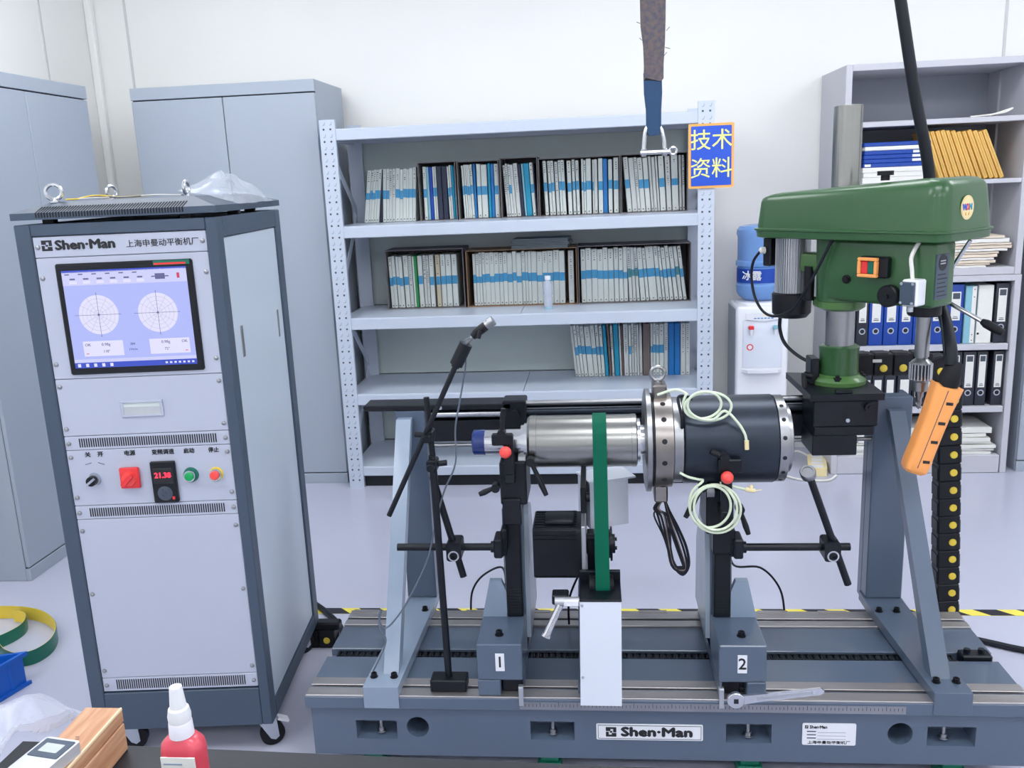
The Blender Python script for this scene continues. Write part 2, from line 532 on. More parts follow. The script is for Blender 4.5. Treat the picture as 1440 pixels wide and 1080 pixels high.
for zt, zb in SHELF:
    b = B()
    box(b, RX0 + PW - 0.03, RX1 - PW + 0.03, RY0 + 0.006, RY0 + 0.042, zb, zt - 0.004, 0.003)
    t.part('shelf_beam', b, 'rackpaint')
    b = B()
    box(b, RX0 + PW - 0.03, RX1 - PW + 0.03, RY1 - 0.046, RY1 - 0.008, zb, zt - 0.004, 0.003)
    t.part('shelf_beam', b, 'rackpaint')
    for sx in (RX0 + 0.012, RX1 - 0.042):
        b = B(); box(b, sx, sx + 0.03, RY0 + 0.05, RY1 - 0.05, zb, zt - 0.006, 0.002); t.part('side_beam', b, 'rackpaint')
    xm = -0.42
    for a, c in ((RX0 + 0.045, xm - 0.0015), (xm + 0.0015, RX1 - 0.045)):
        b = B(); box(b, a, c, RY0 + 0.0075, RY1 - 0.05, zt - 0.02, zt, 0.0015); t.part('shelf_deck', b, 'rackpaint')
for zt, zb in zip([s[1] for s in SHELF[:-1]], [s[0] for s in SHELF[1:]]):
    b = B(); box(b, RX0 + 0.03, RX1 - 0.03, RY1 - 0.006, RY1 + 0.002, zb, zt + 0.02); t.part('back_panel', b, 'rackback')
for sx in (RX0 + 0.02, RX1 - 0.028):
    for z0, z1, flip in ((0.13, 0.60, 0), (0.60, 1.05, 1), (1.05, 1.5, 0), (1.5, 1.9, 1)):
        a, c = (RY0 + 0.05, RY1 - 0.05) if not flip else (RY1 - 0.05, RY0 + 0.05)
        b = B()
        prism(b, [(a, z0), (a, z0 + 0.05), (c, z1), (c, z1 - 0.05)], YZ, sx, sx + 0.006)
        t.part('diagonal_brace', b, 'rackpaint')

b = B(); box(b, RX0 + PW + 0.002, RX1 - PW - 0.002, RY0 + 0.03, RY0 + 0.036, 0.001, 0.066); t.part('shade_strip', b, 'dark')  # dark strip standing in for the shade under the bottom shelf

# sign plate on the right upright
t = Thing('sign_plate', 'blue sign with yellow characters and orange edge on the rack upright', 'sign', 'W', (0.571, RY0, 1.58))
b = B(); prism(b, rrect(0.459, 0.682, 1.577, 1.891, 0.006), XZ, RY0 - 0.008, RY0 - 0.002); pl = t.part('border', b, 'signo')
b = B(); prism(b, rrect(0.471, 0.670, 1.589, 1.879, 0.004), XZ, RY0 - 0.010, RY0 - 0.0075); pl = t.part('plate', b, 'signb')
t.text('lettering', '技术', 0.105, (0.571, RY0 - 0.0105, 1.805), 'signy', pl, bold=0.0005)
t.text('lettering', '资料', 0.105, (0.571, RY0 - 0.0105, 1.668), 'signy', pl, bold=0.0005)

# ---------------------------------------------------------------- books
A0 = [('w', -1.311, -1.288, 8.0), ('w', -1.288, -1.275, 8.0), ('w', -1.275, -1.26, 8.0), ('w', -1.26, -1.245, 8.0), ('w', -1.245, -1.228, 8.0), ('k', -1.217, -1.206, 5.0), ('w', -1.203, -1.184, 4.0), ('w', -1.184, -1.168, 4.0), ('n', -1.168, -1.150, 4.0), ('n', -1.150, -1.132, 4.0), ('w', -1.132, -1.107, 4.0), ('w', -1.107, -1.09, 4.0), ('w', -1.09, -1.071, 4.0), ('w', -1.071, -1.056, 4.0), ('w', -1.056, -1.034, 4.0), ('w', -1.034, -1.016, 4.0)]
A1 = [('w', -0.963, -0.944, 0.5), ('l', -0.942, -0.928, 0.0), ('d', -0.927, -0.908, 0.0), ('w', -0.907, -0.897, 0.0), ('w', -0.896, -0.886, 0.0), ('k', -0.885, -0.856, 0.0), ('k', -0.855, -0.827, 0.0), ('w', -0.822, -0.811, -1.0), ('w', -0.810, -0.799, -1.0), ('t', -0.798, -0.786, -1.0), ('t', -0.785, -0.78, -1.0)]
A2 = [('w', -0.738, -0.727, -1.5), ('w', -0.726, -0.715, -1.5), ('w', -0.714, -0.704, -1.5), ('w', -0.704, -0.694, -1.5), ('w', -0.693, -0.678, -1.5), ('b', -0.677, -0.665, -0.5), ('w', -0.661, -0.639, 0.0), ('w', -0.637, -0.604, 0.0), ('t', -0.598, -0.584, 0.0), ('b', -0.583, -0.565, 0.0), ('w', -0.563, -0.540, 0.0)]
A3 = [('n', -0.500, -0.487, -3.0), ('n', -0.487, -0.475, -3.0), ('w', -0.474, -0.46, -3.0), ('n', -0.46, -0.444, -3.0), ('n', -0.443, -0.42, -3.0), ('k', -0.418, -0.401, -3.0), ('l', -0.399, -0.387, -3), ('t', -0.386, -0.357, -3), ('w', -0.354, -0.336, -3), ('k', -0.335, -0.329, -3)]
A4 = [('w', -0.286, -0.267, -1.8), ('w', -0.26, -0.245, -1.8), ('w', -0.244, -0.227, -1.8), ('n', -0.222, -0.205, -1.8), ('w', -0.202, -0.187, -1.8), ('w', -0.187, -0.169, -1.8), ('w', -0.158, -0.136, -1.0), ('w', -0.131, -0.115, -1.0), ('w', -0.111, -0.094, -1.0), ('w', -0.084, -0.073, 0.0), ('w', -0.072, -0.06, 0.0), ('w', -0.059, -0.031, 0.0), ('w', -0.024, -0.016, 0.0), ('n', -0.016, 0.003, 0.0), ('w', 0.008, 0.032, 0.0), ('b', 0.033, 0.057, 0.0), ('w', 0.062, 0.084, 0.0), ('w', 0.091, 0.118, 0.0)]
A5 = [('w', 0.164, 0.19, -4.5), ('n', 0.192, 0.219, -4.4), ('n', 0.22, 0.237, -4.3), ('w', 0.238, 0.264, -4.2), ('w', 0.266, 0.292, -4), ('n', 0.295, 0.31, -3.8), ('n', 0.311, 0.328, -3.6), ('n', 0.330, 0.341, -3.4), ('w', 0.344, 0.374, -3.0), ('n', 0.378, 0.404, -2.5), ('w', 0.408, 0.443, -1.9), ('n', 0.447, 0.46, -1.4), ('n', 0.463, 0.475, -1.0)]
B1 = [('w', -1.188, -1.168, -1.0), ('w', -1.168, -1.15, -1.0), ('w', -1.146, -1.129, -1.0), ('w', -1.129, -1.109, -1.0), ('w', -1.104, -1.077, -0.8), ('n', -1.075, -1.055, -0.7), ('g', -1.053, -1.026, -0.5), ('w', -1.021, -0.995, -0.4), ('n', -0.993, -0.977, 0.0), ('n', -0.976, -0.96, 0.0), ('w', -0.957, -0.932, 0.0), ('c', -0.921, -0.896, 0.0), ('w', -0.893, -0.865, 0.0), ('w', -0.863, -0.832, 0.0), ('w', -0.829, -0.798, 0.0)]
B2 = [('w', -0.708, -0.691, 0.0), ('w', -0.69, -0.672, 0.0), ('w', -0.672, -0.657, 0.0), ('w', -0.656, -0.638, 0.0), ('w', -0.638, -0.611, 0.0), ('w', -0.611, -0.586, 0.0), ('w', -0.586, -0.559, 0.0), ('w', -0.559, -0.537, 0.0), ('w', -0.536, -0.512, 0.0), ('w', -0.512, -0.483, 0.0), ('w', -0.482, -0.46, 0.0), ('w', -0.46, -0.431, 0.0), ('w', -0.43, -0.411, 0.0), ('w', -0.41, -0.395, 0.0), ('w', -0.395, -0.377, 0.0), ('w', -0.377, -0.346, 0.0), ('w', -0.345, -0.314, 0.0), ('w', -0.314, -0.285, 0.0), ('w', -0.285, -0.254, 0.0), ('w', -0.253, -0.22, 0.0), ('w', -0.22, -0.189, 0.0), ('n', -0.169, -0.138, 0.0)]
B3 = [('w', -0.098, -0.071, -0.3), ('w', -0.071, -0.039, -0.3), ('w', -0.038, -0.006, -0.3), ('w', -0.006, 0.026, -0.3), ('w', 0.026, 0.053, -0.4), ('w', 0.054, 0.085, -0.5), ('w', 0.087, 0.112, -0.6), ('w', 0.114, 0.137, -0.8), ('w', 0.139, 0.162, -1.1), ('v', 0.168, 0.187, -2.4), ('v', 0.189, 0.207, -2.8), ('v', 0.210, 0.227, -3.4), ('w', 0.232, 0.259, -4.3), ('w', 0.262, 0.279, -4.7), ('w', 0.282, 0.325, -5.0), ('w', 0.328, 0.35, -5.3), ('w', 0.353, 0.368, -5.6), ('w', 0.371, 0.391, -5.9), ('w', 0.394, 0.414, -6.2), ('w', 0.418, 0.440, -6.5), ('v', 0.443, 0.463, -6.8), ('w', 0.467, 0.486, -7.0)]
C1 = [('n', -0.144, -0.129, -5.0), ('w', -0.128, -0.111, -5.0), ('w', -0.11, -0.093, -4.9), ('w', -0.092, -0.071, -4.7), ('w', -0.069, -0.037, -4.5), ('w', -0.036, -0.012, -4.2), ('w', -0.010, 0.007, -3.8), ('w', 0.009, 0.027, -3.5), ('t', 0.029, 0.047, -3.1), ('r', 0.051, 0.063, -2.6), ('n', 0.067, 0.080, -2.2), ('t', 0.083, 0.11, -1.9), ('n', 0.112, 0.122, -1.6), ('r', 0.124, 0.132, -1.4), ('n', 0.135, 0.162, -1.1), ('w', 0.164, 0.178, -1.0), ('n', 0.179, 0.193, -0.9), ('n', 0.194, 0.208, -0.8), ('n', 0.209, 0.220, -0.7), ('n', 0.222, 0.238, -0.5), ('r', 0.241, 0.28, 0.0), ('w', 0.283, 0.296, 0.0), ('w', 0.297, 0.313, 0.0), ('w', 0.314, 0.331, 0.0), ('w', 0.332, 0.358, 0.0), ('n', 0.359, 0.382, 0.0), ('b', 0.383, 0.415, 0.0), ('b', 0.416, 0.448, 0.0), ('n', 0.451, 0.478, 0.0), ('n', 0.479, 0.503, 0.0)]
KIND = {'w': ('bookw', 'white blue-banded book'), 'n': ('bookn', 'plain off-white book'), 'c': ('bookc', 'cream blue-banded book'), 'v': ('bookn', 'grayish teal-banded book'),
        'b': ('bookb', 'blue book'), 'd': ('bookdb', 'deep blue book'), 't': ('bookt', 'teal book'), 'l': ('bookl', 'pale blue book'), 'k': ('bookk', 'navy-black book'), 'g': ('bookg', 'green-spined book'), 'r': ('bookr', 'gray-brown book')}
BOOKY = 5.03
def shelve(items, z, h, where, group):
    for i, (k, x0, x1, lean) in enumerate(items):
        m, desc = KIND[k]
        w = (x1 - x0) * math.cos(math.radians(lean)) - 0.0008
        hh = h + random.uniform(-0.006, 0.004)
        bm = B()
        box(bm, 0, w, 0, 0.205, 0, hh, min(0.0025, w * 0.22))
        o = bpy.data.objects.new('book', to_mesh('book', bm, M[m]))
        COL.objects.link(o)
        dz = w * math.sin(math.radians(max(0.0, lean)))
        place(o, 'W', (x0, BOOKY + random.uniform(-0.004, 0.004), z + dz + 0.0005))
        o.rotation_euler = (0, math.radians(lean), RA)
        tag(o, '%s, %s from left %s' % (desc, ORD[i], where), 'book', group)
        if k in 'wcv':
            zb = (0.44 if k != 'v' else 0.46) * hh + random.uniform(-0.005, 0.005)
            bh = 0.047 if random.random() > 0.12 else 0.036
            bm = B(); box(bm, 0.0004, w - 0.0004, -0.0008, 0.003, zb, zb + bh)
            c = bpy.data.objects.new('band', to_mesh('band', bm, M['bandt' if k == 'v' else 'band']))
            COL.objects.link(c); c.parent = o
        if k in 'wncv' and w > 0.011:
            bm = B()
            cx = w / 2
            prism(bm, circ(cx, 0.014, 0.0035, 8), XZ, -0.0008, 0.002)
            z2 = hh - 0.012
            zend = hh * (0.78 if k == 'w' else 0.45)
            if random.random() < 0.75:
                while z2 > zend:
                    s = random.uniform(0.003, 0.0055)
                    if random.random() < 0.8:
                        box(bm, cx - s * 0.7, cx + s * 0.6, -0.0008, 0.002, z2 - s, z2)
                    z2 -= 0.0115
            c = bpy.data.objects.new('spine_print', to_mesh('spine_print', bm, M['ink']))
            COL.objects.link(c); c.parent = o; c['kind'] = 'stuff'
        if k == 'g':
            bm = B(); box(bm, 0.001, w * 0.38, -0.0008, 0.003, 0.004, hh - 0.004)
            c = bpy.data.objects.new('white_strip', to_mesh('white_strip', bm, M['bookw']))
            COL.objects.link(c); c.parent = o
def shelf_box(x0, x1, z, h, m, label):
    t = Thing('book_box', label, 'box', 'W', ((x0 + x1) / 2, 5.12, z), 'open boxes of books on the rack')
    k = 0.004
    b = B(); box(b, x0, x1, 5.0, 5.245, z, z + k); t.part('bottom', b, m)
    b = B(); box(b, x0, x1, 5.0, 5.245, z + h - k, z + h); t.part('top', b, m)
    for a in (x0, x1 - k):
        b = B(); box(b, a, a + k, 5.0, 5.245, z + k, z + h - k); t.part('side', b, m)
    b = B(); box(b, x0 + k, x1 - k, 5.241, 5.245, z + k, z + h - k); t.part('back', b, m)
S1, S2, S3 = 1.4546, 0.9636, 0.5397
shelve(A0, S1, 0.292, 'in top shelf\'s unboxed row', 'leaning books at the left of the top shelf')
shelf_box(-0.983, -0.774, S1, 0.318, 'cardd', 'dark cardboard box of mixed blue books, leftmost on the top book shelf')
shelve(A1, S1 + 0.004, 0.292, 'in top shelf\'s first box', 'books in the leftmost box on the top shelf')
shelf_box(-0.766, -0.534, S1, 0.314, 'cardd', 'cardboard box of white and blue books, second on the top book shelf')
shelve(A2, S1 + 0.004, 0.292, 'in top shelf\'s second box', 'books in the second box on the top shelf')
shelf_box(-0.528, -0.322, S1, 0.322, 'cardd', 'cardboard box with a navy and a wide teal book, third on the top shelf')
shelve(A3, S1 + 0.004, 0.285, 'in top shelf\'s third box', 'books in the third box on the top shelf')
shelf_box(-0.318, 0.126, S1, 0.310, 'cardd', 'widest cardboard box of white books, fourth on the top book shelf')
shelve(A4, S1 + 0.004, 0.292, 'in top shelf\'s wide fourth box', 'books in the fourth box on the top shelf')
shelf_box(0.130, 0.487, S1, 0.312, 'cardd', 'cardboard box of left-leaning books, rightmost on the top book shelf')
shelve(A5, S1 + 0.004, 0.292, 'in top shelf\'s rightmost box', 'books in the rightmost box on the top shelf')
shelf_box(-1.203, -0.756, S2, 0.335, 'cardd', 'cardboard box with an empty right end, leftmost on the middle book shelf')
shelve(B1, S2 + 0.004, 0.298, 'in middle shelf\'s left box', 'books in the left box on the middle shelf')
shelf_box(-0.742, -0.120, S2, 0.318, 'card', 'brown cardboard box of evenly banded books, central on the middle book shelf')
shelve(B2, S2 + 0.004, 0.298, 'in middle shelf\'s central box', 'books in the central box on the middle shelf')
shelf_box(-0.114, 0.505, S2, 0.322, 'cardd', 'wide cardboard box of leaning banded books, right end of the middle book shelf')
shelve(B3, S2 + 0.004, 0.300, 'in middle shelf\'s right box', 'books in the right box on the middle shelf')
shelve(C1, S3, 0.296, 'in the lower book shelf row', 'books on the lower shelf')

# loose papers on top of the middle box
b = B()
for k in range(6):
    a = random.uniform(-0.006, 0.006)
    prism(b, [(-0.478 + a, 5.01 + a), (-0.165 + a, 5.0), (-0.150 + a, 5.2 + a), (-0.47, 5.21)], XY, S2 + 0.3185 + k * 0.009, S2 + 0.3185 + k * 0.009 + 0.0075)
solo('paper_pile', 'flat gray pile of papers lying on the central box, middle book shelf', 'paper', 'W', (-0.32, 5.1, S2 + 0.318), b, 'pile')
# small drink bottle at the front of the middle shelf
t = Thing('water_bottle', 'small clear plastic bottle with white cap standing on the middle shelf', 'bottle', 'W', (-0.277, 4.86, S2))
b = B(); lathe(b, (-0.277, 4.86, S2), (0, 0, 1), [(0.001, 0.020), (0.012, 0.024), (0.06, 0.0235), (0.07, 0.021), (0.08, 0.0245), (0.135, 0.025), (0.150, 0.017), (0.158, 0.012)], 20); t.part('body', b, 'bottle')
b = B(); cyl(b, (-0.277, 4.86, S2 + 0.158), (-0.277, 4.86, S2 + 0.180), 0.0165); t.part('cap', b, 'whitep')
b = B(); cyl(b, (-0.277, 4.86, S2 + 0.0002), (-0.277, 4.86, S2 + 0.012), 0.0225); t.part('blue_base', b, 'bookl')

# ================================================================ open bookcase on the right
EX0, EX1, EY0, EY1 = 1.252, 2.172, 4.843, 5.345
t = Thing('open_bookcase', 'gray steel open bookcase of two stacked units behind the drill press', 'bookcase', 'W', ((EX0 + EX1) / 2, 5.1, 0))
for z0, z1, e, nm in ((0.0, 1.075, 0.0, 'lower'), (1.076, 2.148, -0.006, 'upper')):
    x0, x1 = EX0 - e * 0, EX1 + e
    for a in (x0, x1 - 0.032):
        b = B(); box(b, a, a + 0.032, EY0, EY1, z0, z1, 0.002); t.part('side_panel', b, 'bookcase')
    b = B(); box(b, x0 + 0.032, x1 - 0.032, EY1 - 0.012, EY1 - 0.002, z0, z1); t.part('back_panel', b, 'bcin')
    b = B(); box(b, x0 + 0.032, x1 - 0.032, EY0, EY1 - 0.012, z1 - 0.032, z1, 0.002); t.part('top_board', b, 'bookcase')
BSH = [(0.002, 0.10), (0.34, 0.372), (0.68, 0.712), (1.077, 1.115), (1.54, 1.562), (1.842, 1.868)]
for z0, z1 in BSH:
    b = B(); box(b, EX0 + 0.032, EX1 - 0.038, EY0 + (0.004 if z0 > 0.01 else 0.0), EY1 - 0.012, z0, z1, 0.002)
    t.part('shelf', b, 'bookcase')
for xx in (EX1 - 0.05, EX0 + 0.034):
    b = B(); box(b, xx, xx + 0.012, EY0 + 0.33, EY0 + 0.36, 1.12, 2.11); t.part('shelf_strip', b, 'bookcase')

# flat stack at the left of the second shelf
YK = 4.87
zz = 1.5625
for i, (hh, m, nm, x0, x1) in enumerate(((0.030, 'paper', 'white ream of paper, lowest in the flat stack', 1.36, 1.706), (0.024, 'paper', 'grayish ream of paper, second from the bottom of the flat stack', 1.365, 1.700),
        (0.026, 'paper', 'thick white ream of paper, third from the bottom of the flat stack', 1.36, 1.705))):
    b = B(); box(b, x0, x1, YK, YK + 0.24, zz, zz + hh - 0.0008, 0.002)
    solo('paper_ream', nm + ' on the bookcase', 'paper', 'W', ((x0 + x1) / 2, YK + 0.12, zz), b, m, 'paper reams in the flat stack')
    zz += hh
for i in range(6):
    w = random.uniform(-0.006, 0.006)
    hh = 0.0208
    nm = ['lowest', 'second from the bottom', 'third from the bottom', 'fourth from the bottom', 'white one, second from the top', 'topmost'][i]
    white = i == 4
    b = B(); box(b, 1.362 + w, 1.69 + w, YK, YK + 0.24, zz, zz + hh - 0.0008, 0.003)
    o = solo('flat_folder', ('%s folder of the flat %s stack on the bookcase shelf' % (nm, 'blue')) , 'folder', 'W', (1.53, YK + 0.12, zz), b, 'paper' if white else 'binb', 'folders in the flat blue stack')
    for a, c in (((1.60, 1.665),) if i in (1, 2, 3) else ((1.37, 1.40),) if i == 0 else ()):
        b = B(); box(b, a + w, c + w, YK - 0.0008, YK + 0.002, zz + 0.004, zz + hh - 0.004)
        c2 = bpy.data.objects.new('label', to_mesh('label', b, M['paper'], (1.53, YK + 0.12, zz))); COL.objects.link(c2); c2.parent = o
    zz += hh

# yellow envelopes leaning to the left
ENV = [1.725, 1.752, 1.778, 1.803, 1.83, 1.857, 1.884, 1.912, 1.94, 1.966, 1.992, 2.016]
for i, x in enumerate(ENV):
    ln = -20 - i * 0.3
    hh = 0.255 + random.uniform(-0.013, 0.010)
    ew = 0.0215 - 0.004 * (i % 3 == 1)
    b = B(); box(b, 0, ew, 0, 0.2, 0, hh, 0.004, 2)
    o = bpy.data.objects.new('yellow_envelope', to_mesh('yellow_envelope', b, M['env'])); COL.objects.link(o)
    place(o, 'W', (x + 0.022, YK + random.uniform(-0.004, 0.006), 1.5625)); o.rotation_euler = (0, math.radians(ln), RA)
    tag(o, 'yellow paper envelope, %s from the left of the leaning row' % ORD[i], 'envelope', 'yellow envelopes on the bookcase')
    b = B(); box(b, ew * 0.45, ew * 0.45 + 0.0016, -0.0006, 0.01, 0.01, hh - 0.006)
    c = bpy.data.objects.new('flap_edge', to_mesh('flap_edge', b, M['card'])); COL.objects.link(c); c.parent = o

# stack of creased papers above the binders
zz = 1.1155
PAP = [(1.70, 2.0, 0.012), (1.72, 2.02, 0.010), (1.70, 2.045, 0.016), (1.71, 2.035, 0.012), (1.73, 2.055, 0.018), (1.72, 2.062, 0.014), (1.70, 2.10, 0.014), (1.71, 2.12, 0.018), (1.72, 2.115, 0.012), (1.74, 2.105, 0.022), (1.76, 2.08, 0.014)]
for i, (a, c, h) in enumerate(PAP):
    b = B()
    n = 8
    pts = []
    for k in range(n + 1):
        x = a + (c - a) * k / n
        pts.append((x, zz + 0.001 * math.sin(k * 2.1 + i)))
    poly = pts + [(x, z + h - 0.003) for x, z in reversed(pts)]
    prism(b, poly, XZ, YK + random.uniform(-0.012, 0.008), YK + 0.27)
    solo('paper_bundle', 'creased paper bundle, %s from the bottom of the upper bookcase pile' % ORD[i], 'paper', 'W', ((a + c) / 2, YK + 0.13, zz), b, 'paperw' if i % 3 else 'paper', 'creased papers piled above the binders')
    zz += h
b = B(); tube(b, smooth([(1.88, YK + 0.02, 1.872), (1.95, YK + 0.02, 1.876), (2.04, YK + 0.02, 1.886), (2.085, YK + 0.03, 1.905), (2.06, YK + 0.035, 1.898), (1.98, YK + 0.04, 1.874)], 5), 0.0045, 6)
solo('loose_cable', 'looped white cable lying on the top bookcase shelf', 'cable', 'W', (1.98, YK + 0.03, 1.868), b, 'cablew')

def binder(x0, x1, z, h, m, label, group, lab=(0.40, 0.86), lean=0, ring=0.22, logo=False, clearb=False):
    w = x1 - x0
    t = Thing('lever_binder', label, 'binder', 'W', (x0, YK, z), group)
    if lean: t.o.rotation_euler = (0, math.radians(lean), RA)
    b = B(); box(b, x0 + 0.001, x1 - 0.001, YK, YK + 0.27, z, z + h, 0.004, 2); sp = t.part('cover', b, m)
    if lab:
        b = B(); box(b, x0 + w * 0.2, x1 - w * 0.2, YK - 0.001, YK + 0.002, z + h * lab[0], z + h * lab[1]); lb = t.part('spine_label', b, 'paper')
        b = B(); box(b, x0 + w * 0.32, x1 - w * 0.32, YK - 0.0016, YK, z + h * (lab[0] + 0.03), z + h * (lab[0] + 0.045))
        box(b, x0 + w * 0.36, x1 - w * 0.36, YK - 0.0016, YK, z + h * (lab[0] + 0.06), z + h * (lab[0] + 0.07))
        if logo: box(b, x0 + w * 0.27, x1 - w * 0.27, YK - 0.0016, YK, z + h * (lab[1] - 0.12), z + h * (lab[1] - 0.02))
        t.part('label_print', b, 'ink', lb, kind='stuff')
    if ring:
        b = B(); cx, cz = (x0 + x1) / 2, z + h * ring
        n = 20
        for rr0, rr1 in ((0.011, 0.017),):
            P = [circ(cx, cz, rr, n) for rr in (rr0, rr1)]
            for k in range(n):
                k2 = (k + 1) % n
                vs = [bm_v for bm_v in ()]
                q = [b.verts.new((P[a][c][0], YK - 0.0015, P[a][c][1])) for a, c in ((0, k), (1, k), (1, k2), (0, k2))]
                b.faces.new(q)
        bmesh.ops.remove_doubles(b, verts=b.verts[:], dist=1e-5)
        t.part('finger_ring', b, 'zinc')
        b = B(); prism(b, circ(cx, cz, 0.011, 16), XZ, YK - 0.001, YK + 0.002); t.part('finger_hole', b, 'dark')
    return t
G1 = 'lever binders on the middle bookcase shelf'
UP = [(1.362, 1.424, 'bink', 'black lever binder with white label'), (1.426, 1.500, 'binb', 'blue lever binder with white label'), (1.502, 1.578, 'binb', 'blue lever binder with white label'),
      (1.580, 1.652, 'binb', 'blue lever binder with white label'), (1.654, 1.732, 'binb', 'blue lever binder half hidden by the drill spindle'), (1.736, 1.822, 'binb', 'blue lever binder with light ring'),
      (1.826, 1.904, 'binb', 'blue lever binder with tall white label')]
for i, (a, c, m, d) in enumerate(UP):
    binder(a, c, 0.7125, 0.315, m, '%s, %s from left, middle bookcase shelf' % (d, ORD[i]), G1, (0.40, 0.88), ring=0.25, logo=i == 6)
t = Thing('clear_binder', 'clear-spined binder with punched strip beside the blue binders', 'binder', 'W', (1.91, YK, 0.7125))
b = B(); box(b, 1.912, 1.968, YK, YK + 0.26, 0.7125, 1.018, 0.003); t.part('cover', b, 'bookl')
b = B(); box(b, 1.944, 1.966, YK - 0.001, YK + 0.01, 0.716, 1.016); pp = t.part('punched_strip', b, 'paper')
b = B(); [prism(b, circ(1.955, z, 0.003, 8), XZ, YK - 0.0016, YK) for z in (0.73, 0.76, 0.96, 1.0)]; t.part('punch_holes', b, 'dark', pp, kind='stuff')
t = Thing('white_file_box', 'plain white file box between the clear binder and the last black binder', 'file box', 'W', (1.975, YK, 0.7125))
b = B(); box(b, 1.976, 2.052, YK, YK + 0.26, 0.7125, 1.02, 0.003); t.part('case', b, 'paper')
b = B(); prism(b, circ(1.985, 0.765, 0.006, 12), XZ, YK - 0.001, YK + 0.001); t.part('thumb_hole', b, 'dark')
binder(2.062, 2.132, 0.7125, 0.315, 'bink', 'black lever binder with narrow white label, at right on middle bookcase shelf', G1, (0.36, 0.92), ring=0.27, logo=True)
G2 = 'black binders on the lower bookcase shelf'
LOW = [(1.30, 1.362), (1.364, 1.408), (1.41, 1.457), (1.459, 1.519), (1.523, 1.583), (1.59, 1.665), (1.67, 1.735), (1.738, 1.80)]
for i, (a, c) in enumerate(LOW):
    binder(a, c, 0.3725, 0.29, 'bink', 'black binder with low white label, %s from the left on the lower bookcase shelf' % ORD[i], G2, (0.18, 0.52), ring=None)
for i, (a, c, d) in enumerate(((1.845, 1.918, 'first black binder right of the drag chain, pale label, lower shelf'), (1.922, 1.99, 'black binder with gray-topped label, second right of the drag chain'), (1.993, 2.05, 'black binder with dark-topped label, third right of the drag chain'), (2.075, 2.134, 'rightmost black binder on the lower bookcase shelf'))):
    binder(a, c, 0.3725, 0.295, 'bink', d, G2, (0.34, 0.94), ring=0.24, logo=True)
zz = 0.1005
for i, (a, c, h) in enumerate([(1.36, 2.10, 0.018), (1.38, 2.115, 0.016), (1.37, 2.12, 0.020), (1.36, 2.10, 0.016), (1.40, 2.09, 0.024), (1.39, 2.07, 0.022), (1.45, 2.098, 0.034)]):
    b = B()
    n = 10
    pts = [(a + (c - a) * k / n, zz + 0.0012 * math.sin(k * 1.7 + i * 2)) for k in range(n + 1)]
    prism(b, pts + [(x, z + h - 0.004) for x, z in reversed(pts)], XZ, YK + random.uniform(-0.01, 0.01), YK + 0.26)
    solo('paper_bundle', 'white paper bundle, %s from the bottom in the lowest bookcase compartment' % ORD[i], 'paper', 'W', ((a + c) / 2, YK + 0.1, zz), b, 'paper', 'papers in the lowest bookcase compartment')
    zz += h

# ================================================================ water dispenser
DX0, DX1, DY0, DY1 = 0.738, 1.018, 4.9, 5.2
t = Thing('water_dispenser', 'white water dispenser standing between the rack and the bookcase', 'water dispenser', 'W', (0.878, 5.05, 0))
b = B(); box(b, DX0, DX1, DY0, DY1, 0.002, 0.94, 0.018, 3); body = t.part('body', b, 'whitep')
b = B(); box(b, DX0 - 0.002, DX0 + 0.001, DY0 + 0.02, DY1 - 0.01, 0.02, 0.92); t.part('side_panel', b, 'cup')
b = B(); box(b, DX0 + 0.035, DX1 - 0.035, DY0 - 0.004, DY0 + 0.002, 0.60, 0.865, 0.004, 2); t.part('tap_bay', b, 'white')
b = B(); prism(b, [(DX0 + 0.05, 0.90), (DX0 + 0.05, 0.868), (0.878, 0.858), (DX1 - 0.05, 0.868), (DX1 - 0.05, 0.90), (0.878, 0.908)], XZ, DY0 - 0.012, DY0); hd = t.part('control_strip', b, 'whitep')
b = B(); prism(b, circ(0.885, 0.895, 0.008, 14), XZ, DY0 - 0.014, DY0 - 0.01); t.part('indicator_lamp', b, 'amber', hd)
b = B(); [box(b, 0.83 + 0.018 * k, 0.842 + 0.018 * k, DY0 - 0.0132, DY0 - 0.011, 0.872, 0.877) for k in range(6)]; t.part('strip_print', b, 'bookb', hd)
for x, m in ((0.815, 'red'), (0.945, 'bookl')):
    b = B(); box(b, x - 0.014, x + 0.014, DY0 - 0.03, DY0 - 0.004, 0.815, 0.835, 0.003); tp = t.part('tap', b, m)
    b = B(); cyl(b, (x, DY0 - 0.018, 0.815), (x, DY0 - 0.018, 0.785), 0.009, 0.007, 12); t.part('tap_spout', b, 'whitep', tp)
b = B(); prism(b, circ(0.812, 0.715, 0.018, 18), XZ, DY0 - 0.0052, DY0 - 0.003); w = t.part('warning_disc', b, 'red')
b = B(); prism(b, circ(0.812, 0.715, 0.012, 18), XZ, DY0 - 0.0058, DY0 - 0.005); t.part('warning_center', b, 'whitep', w)
b = B(); prism(b, [(DX0 + 0.03, DY0), (DX0 + 0.06, DY0 - 0.03), (0.878, DY0 - 0.042), (DX1 - 0.06, DY0 - 0.03), (DX1 - 0.03, DY0)], XY, 0.575, 0.592); t.part('drip_tray', b, 'whitep')
b = B(); lathe(b, (0.878, 5.04, 0.94), (0, 0, 1), [(0, 0.125), (0.012, 0.12), (0.016, 0.10)], 28); t.part('bottle_seat', b, 'whitep')
t = Thing('water_cooler_bottle', 'large blue water bottle inverted on the white dispenser', 'bottle', 'W', (0.878, 5.04, 0.956))
b = B()
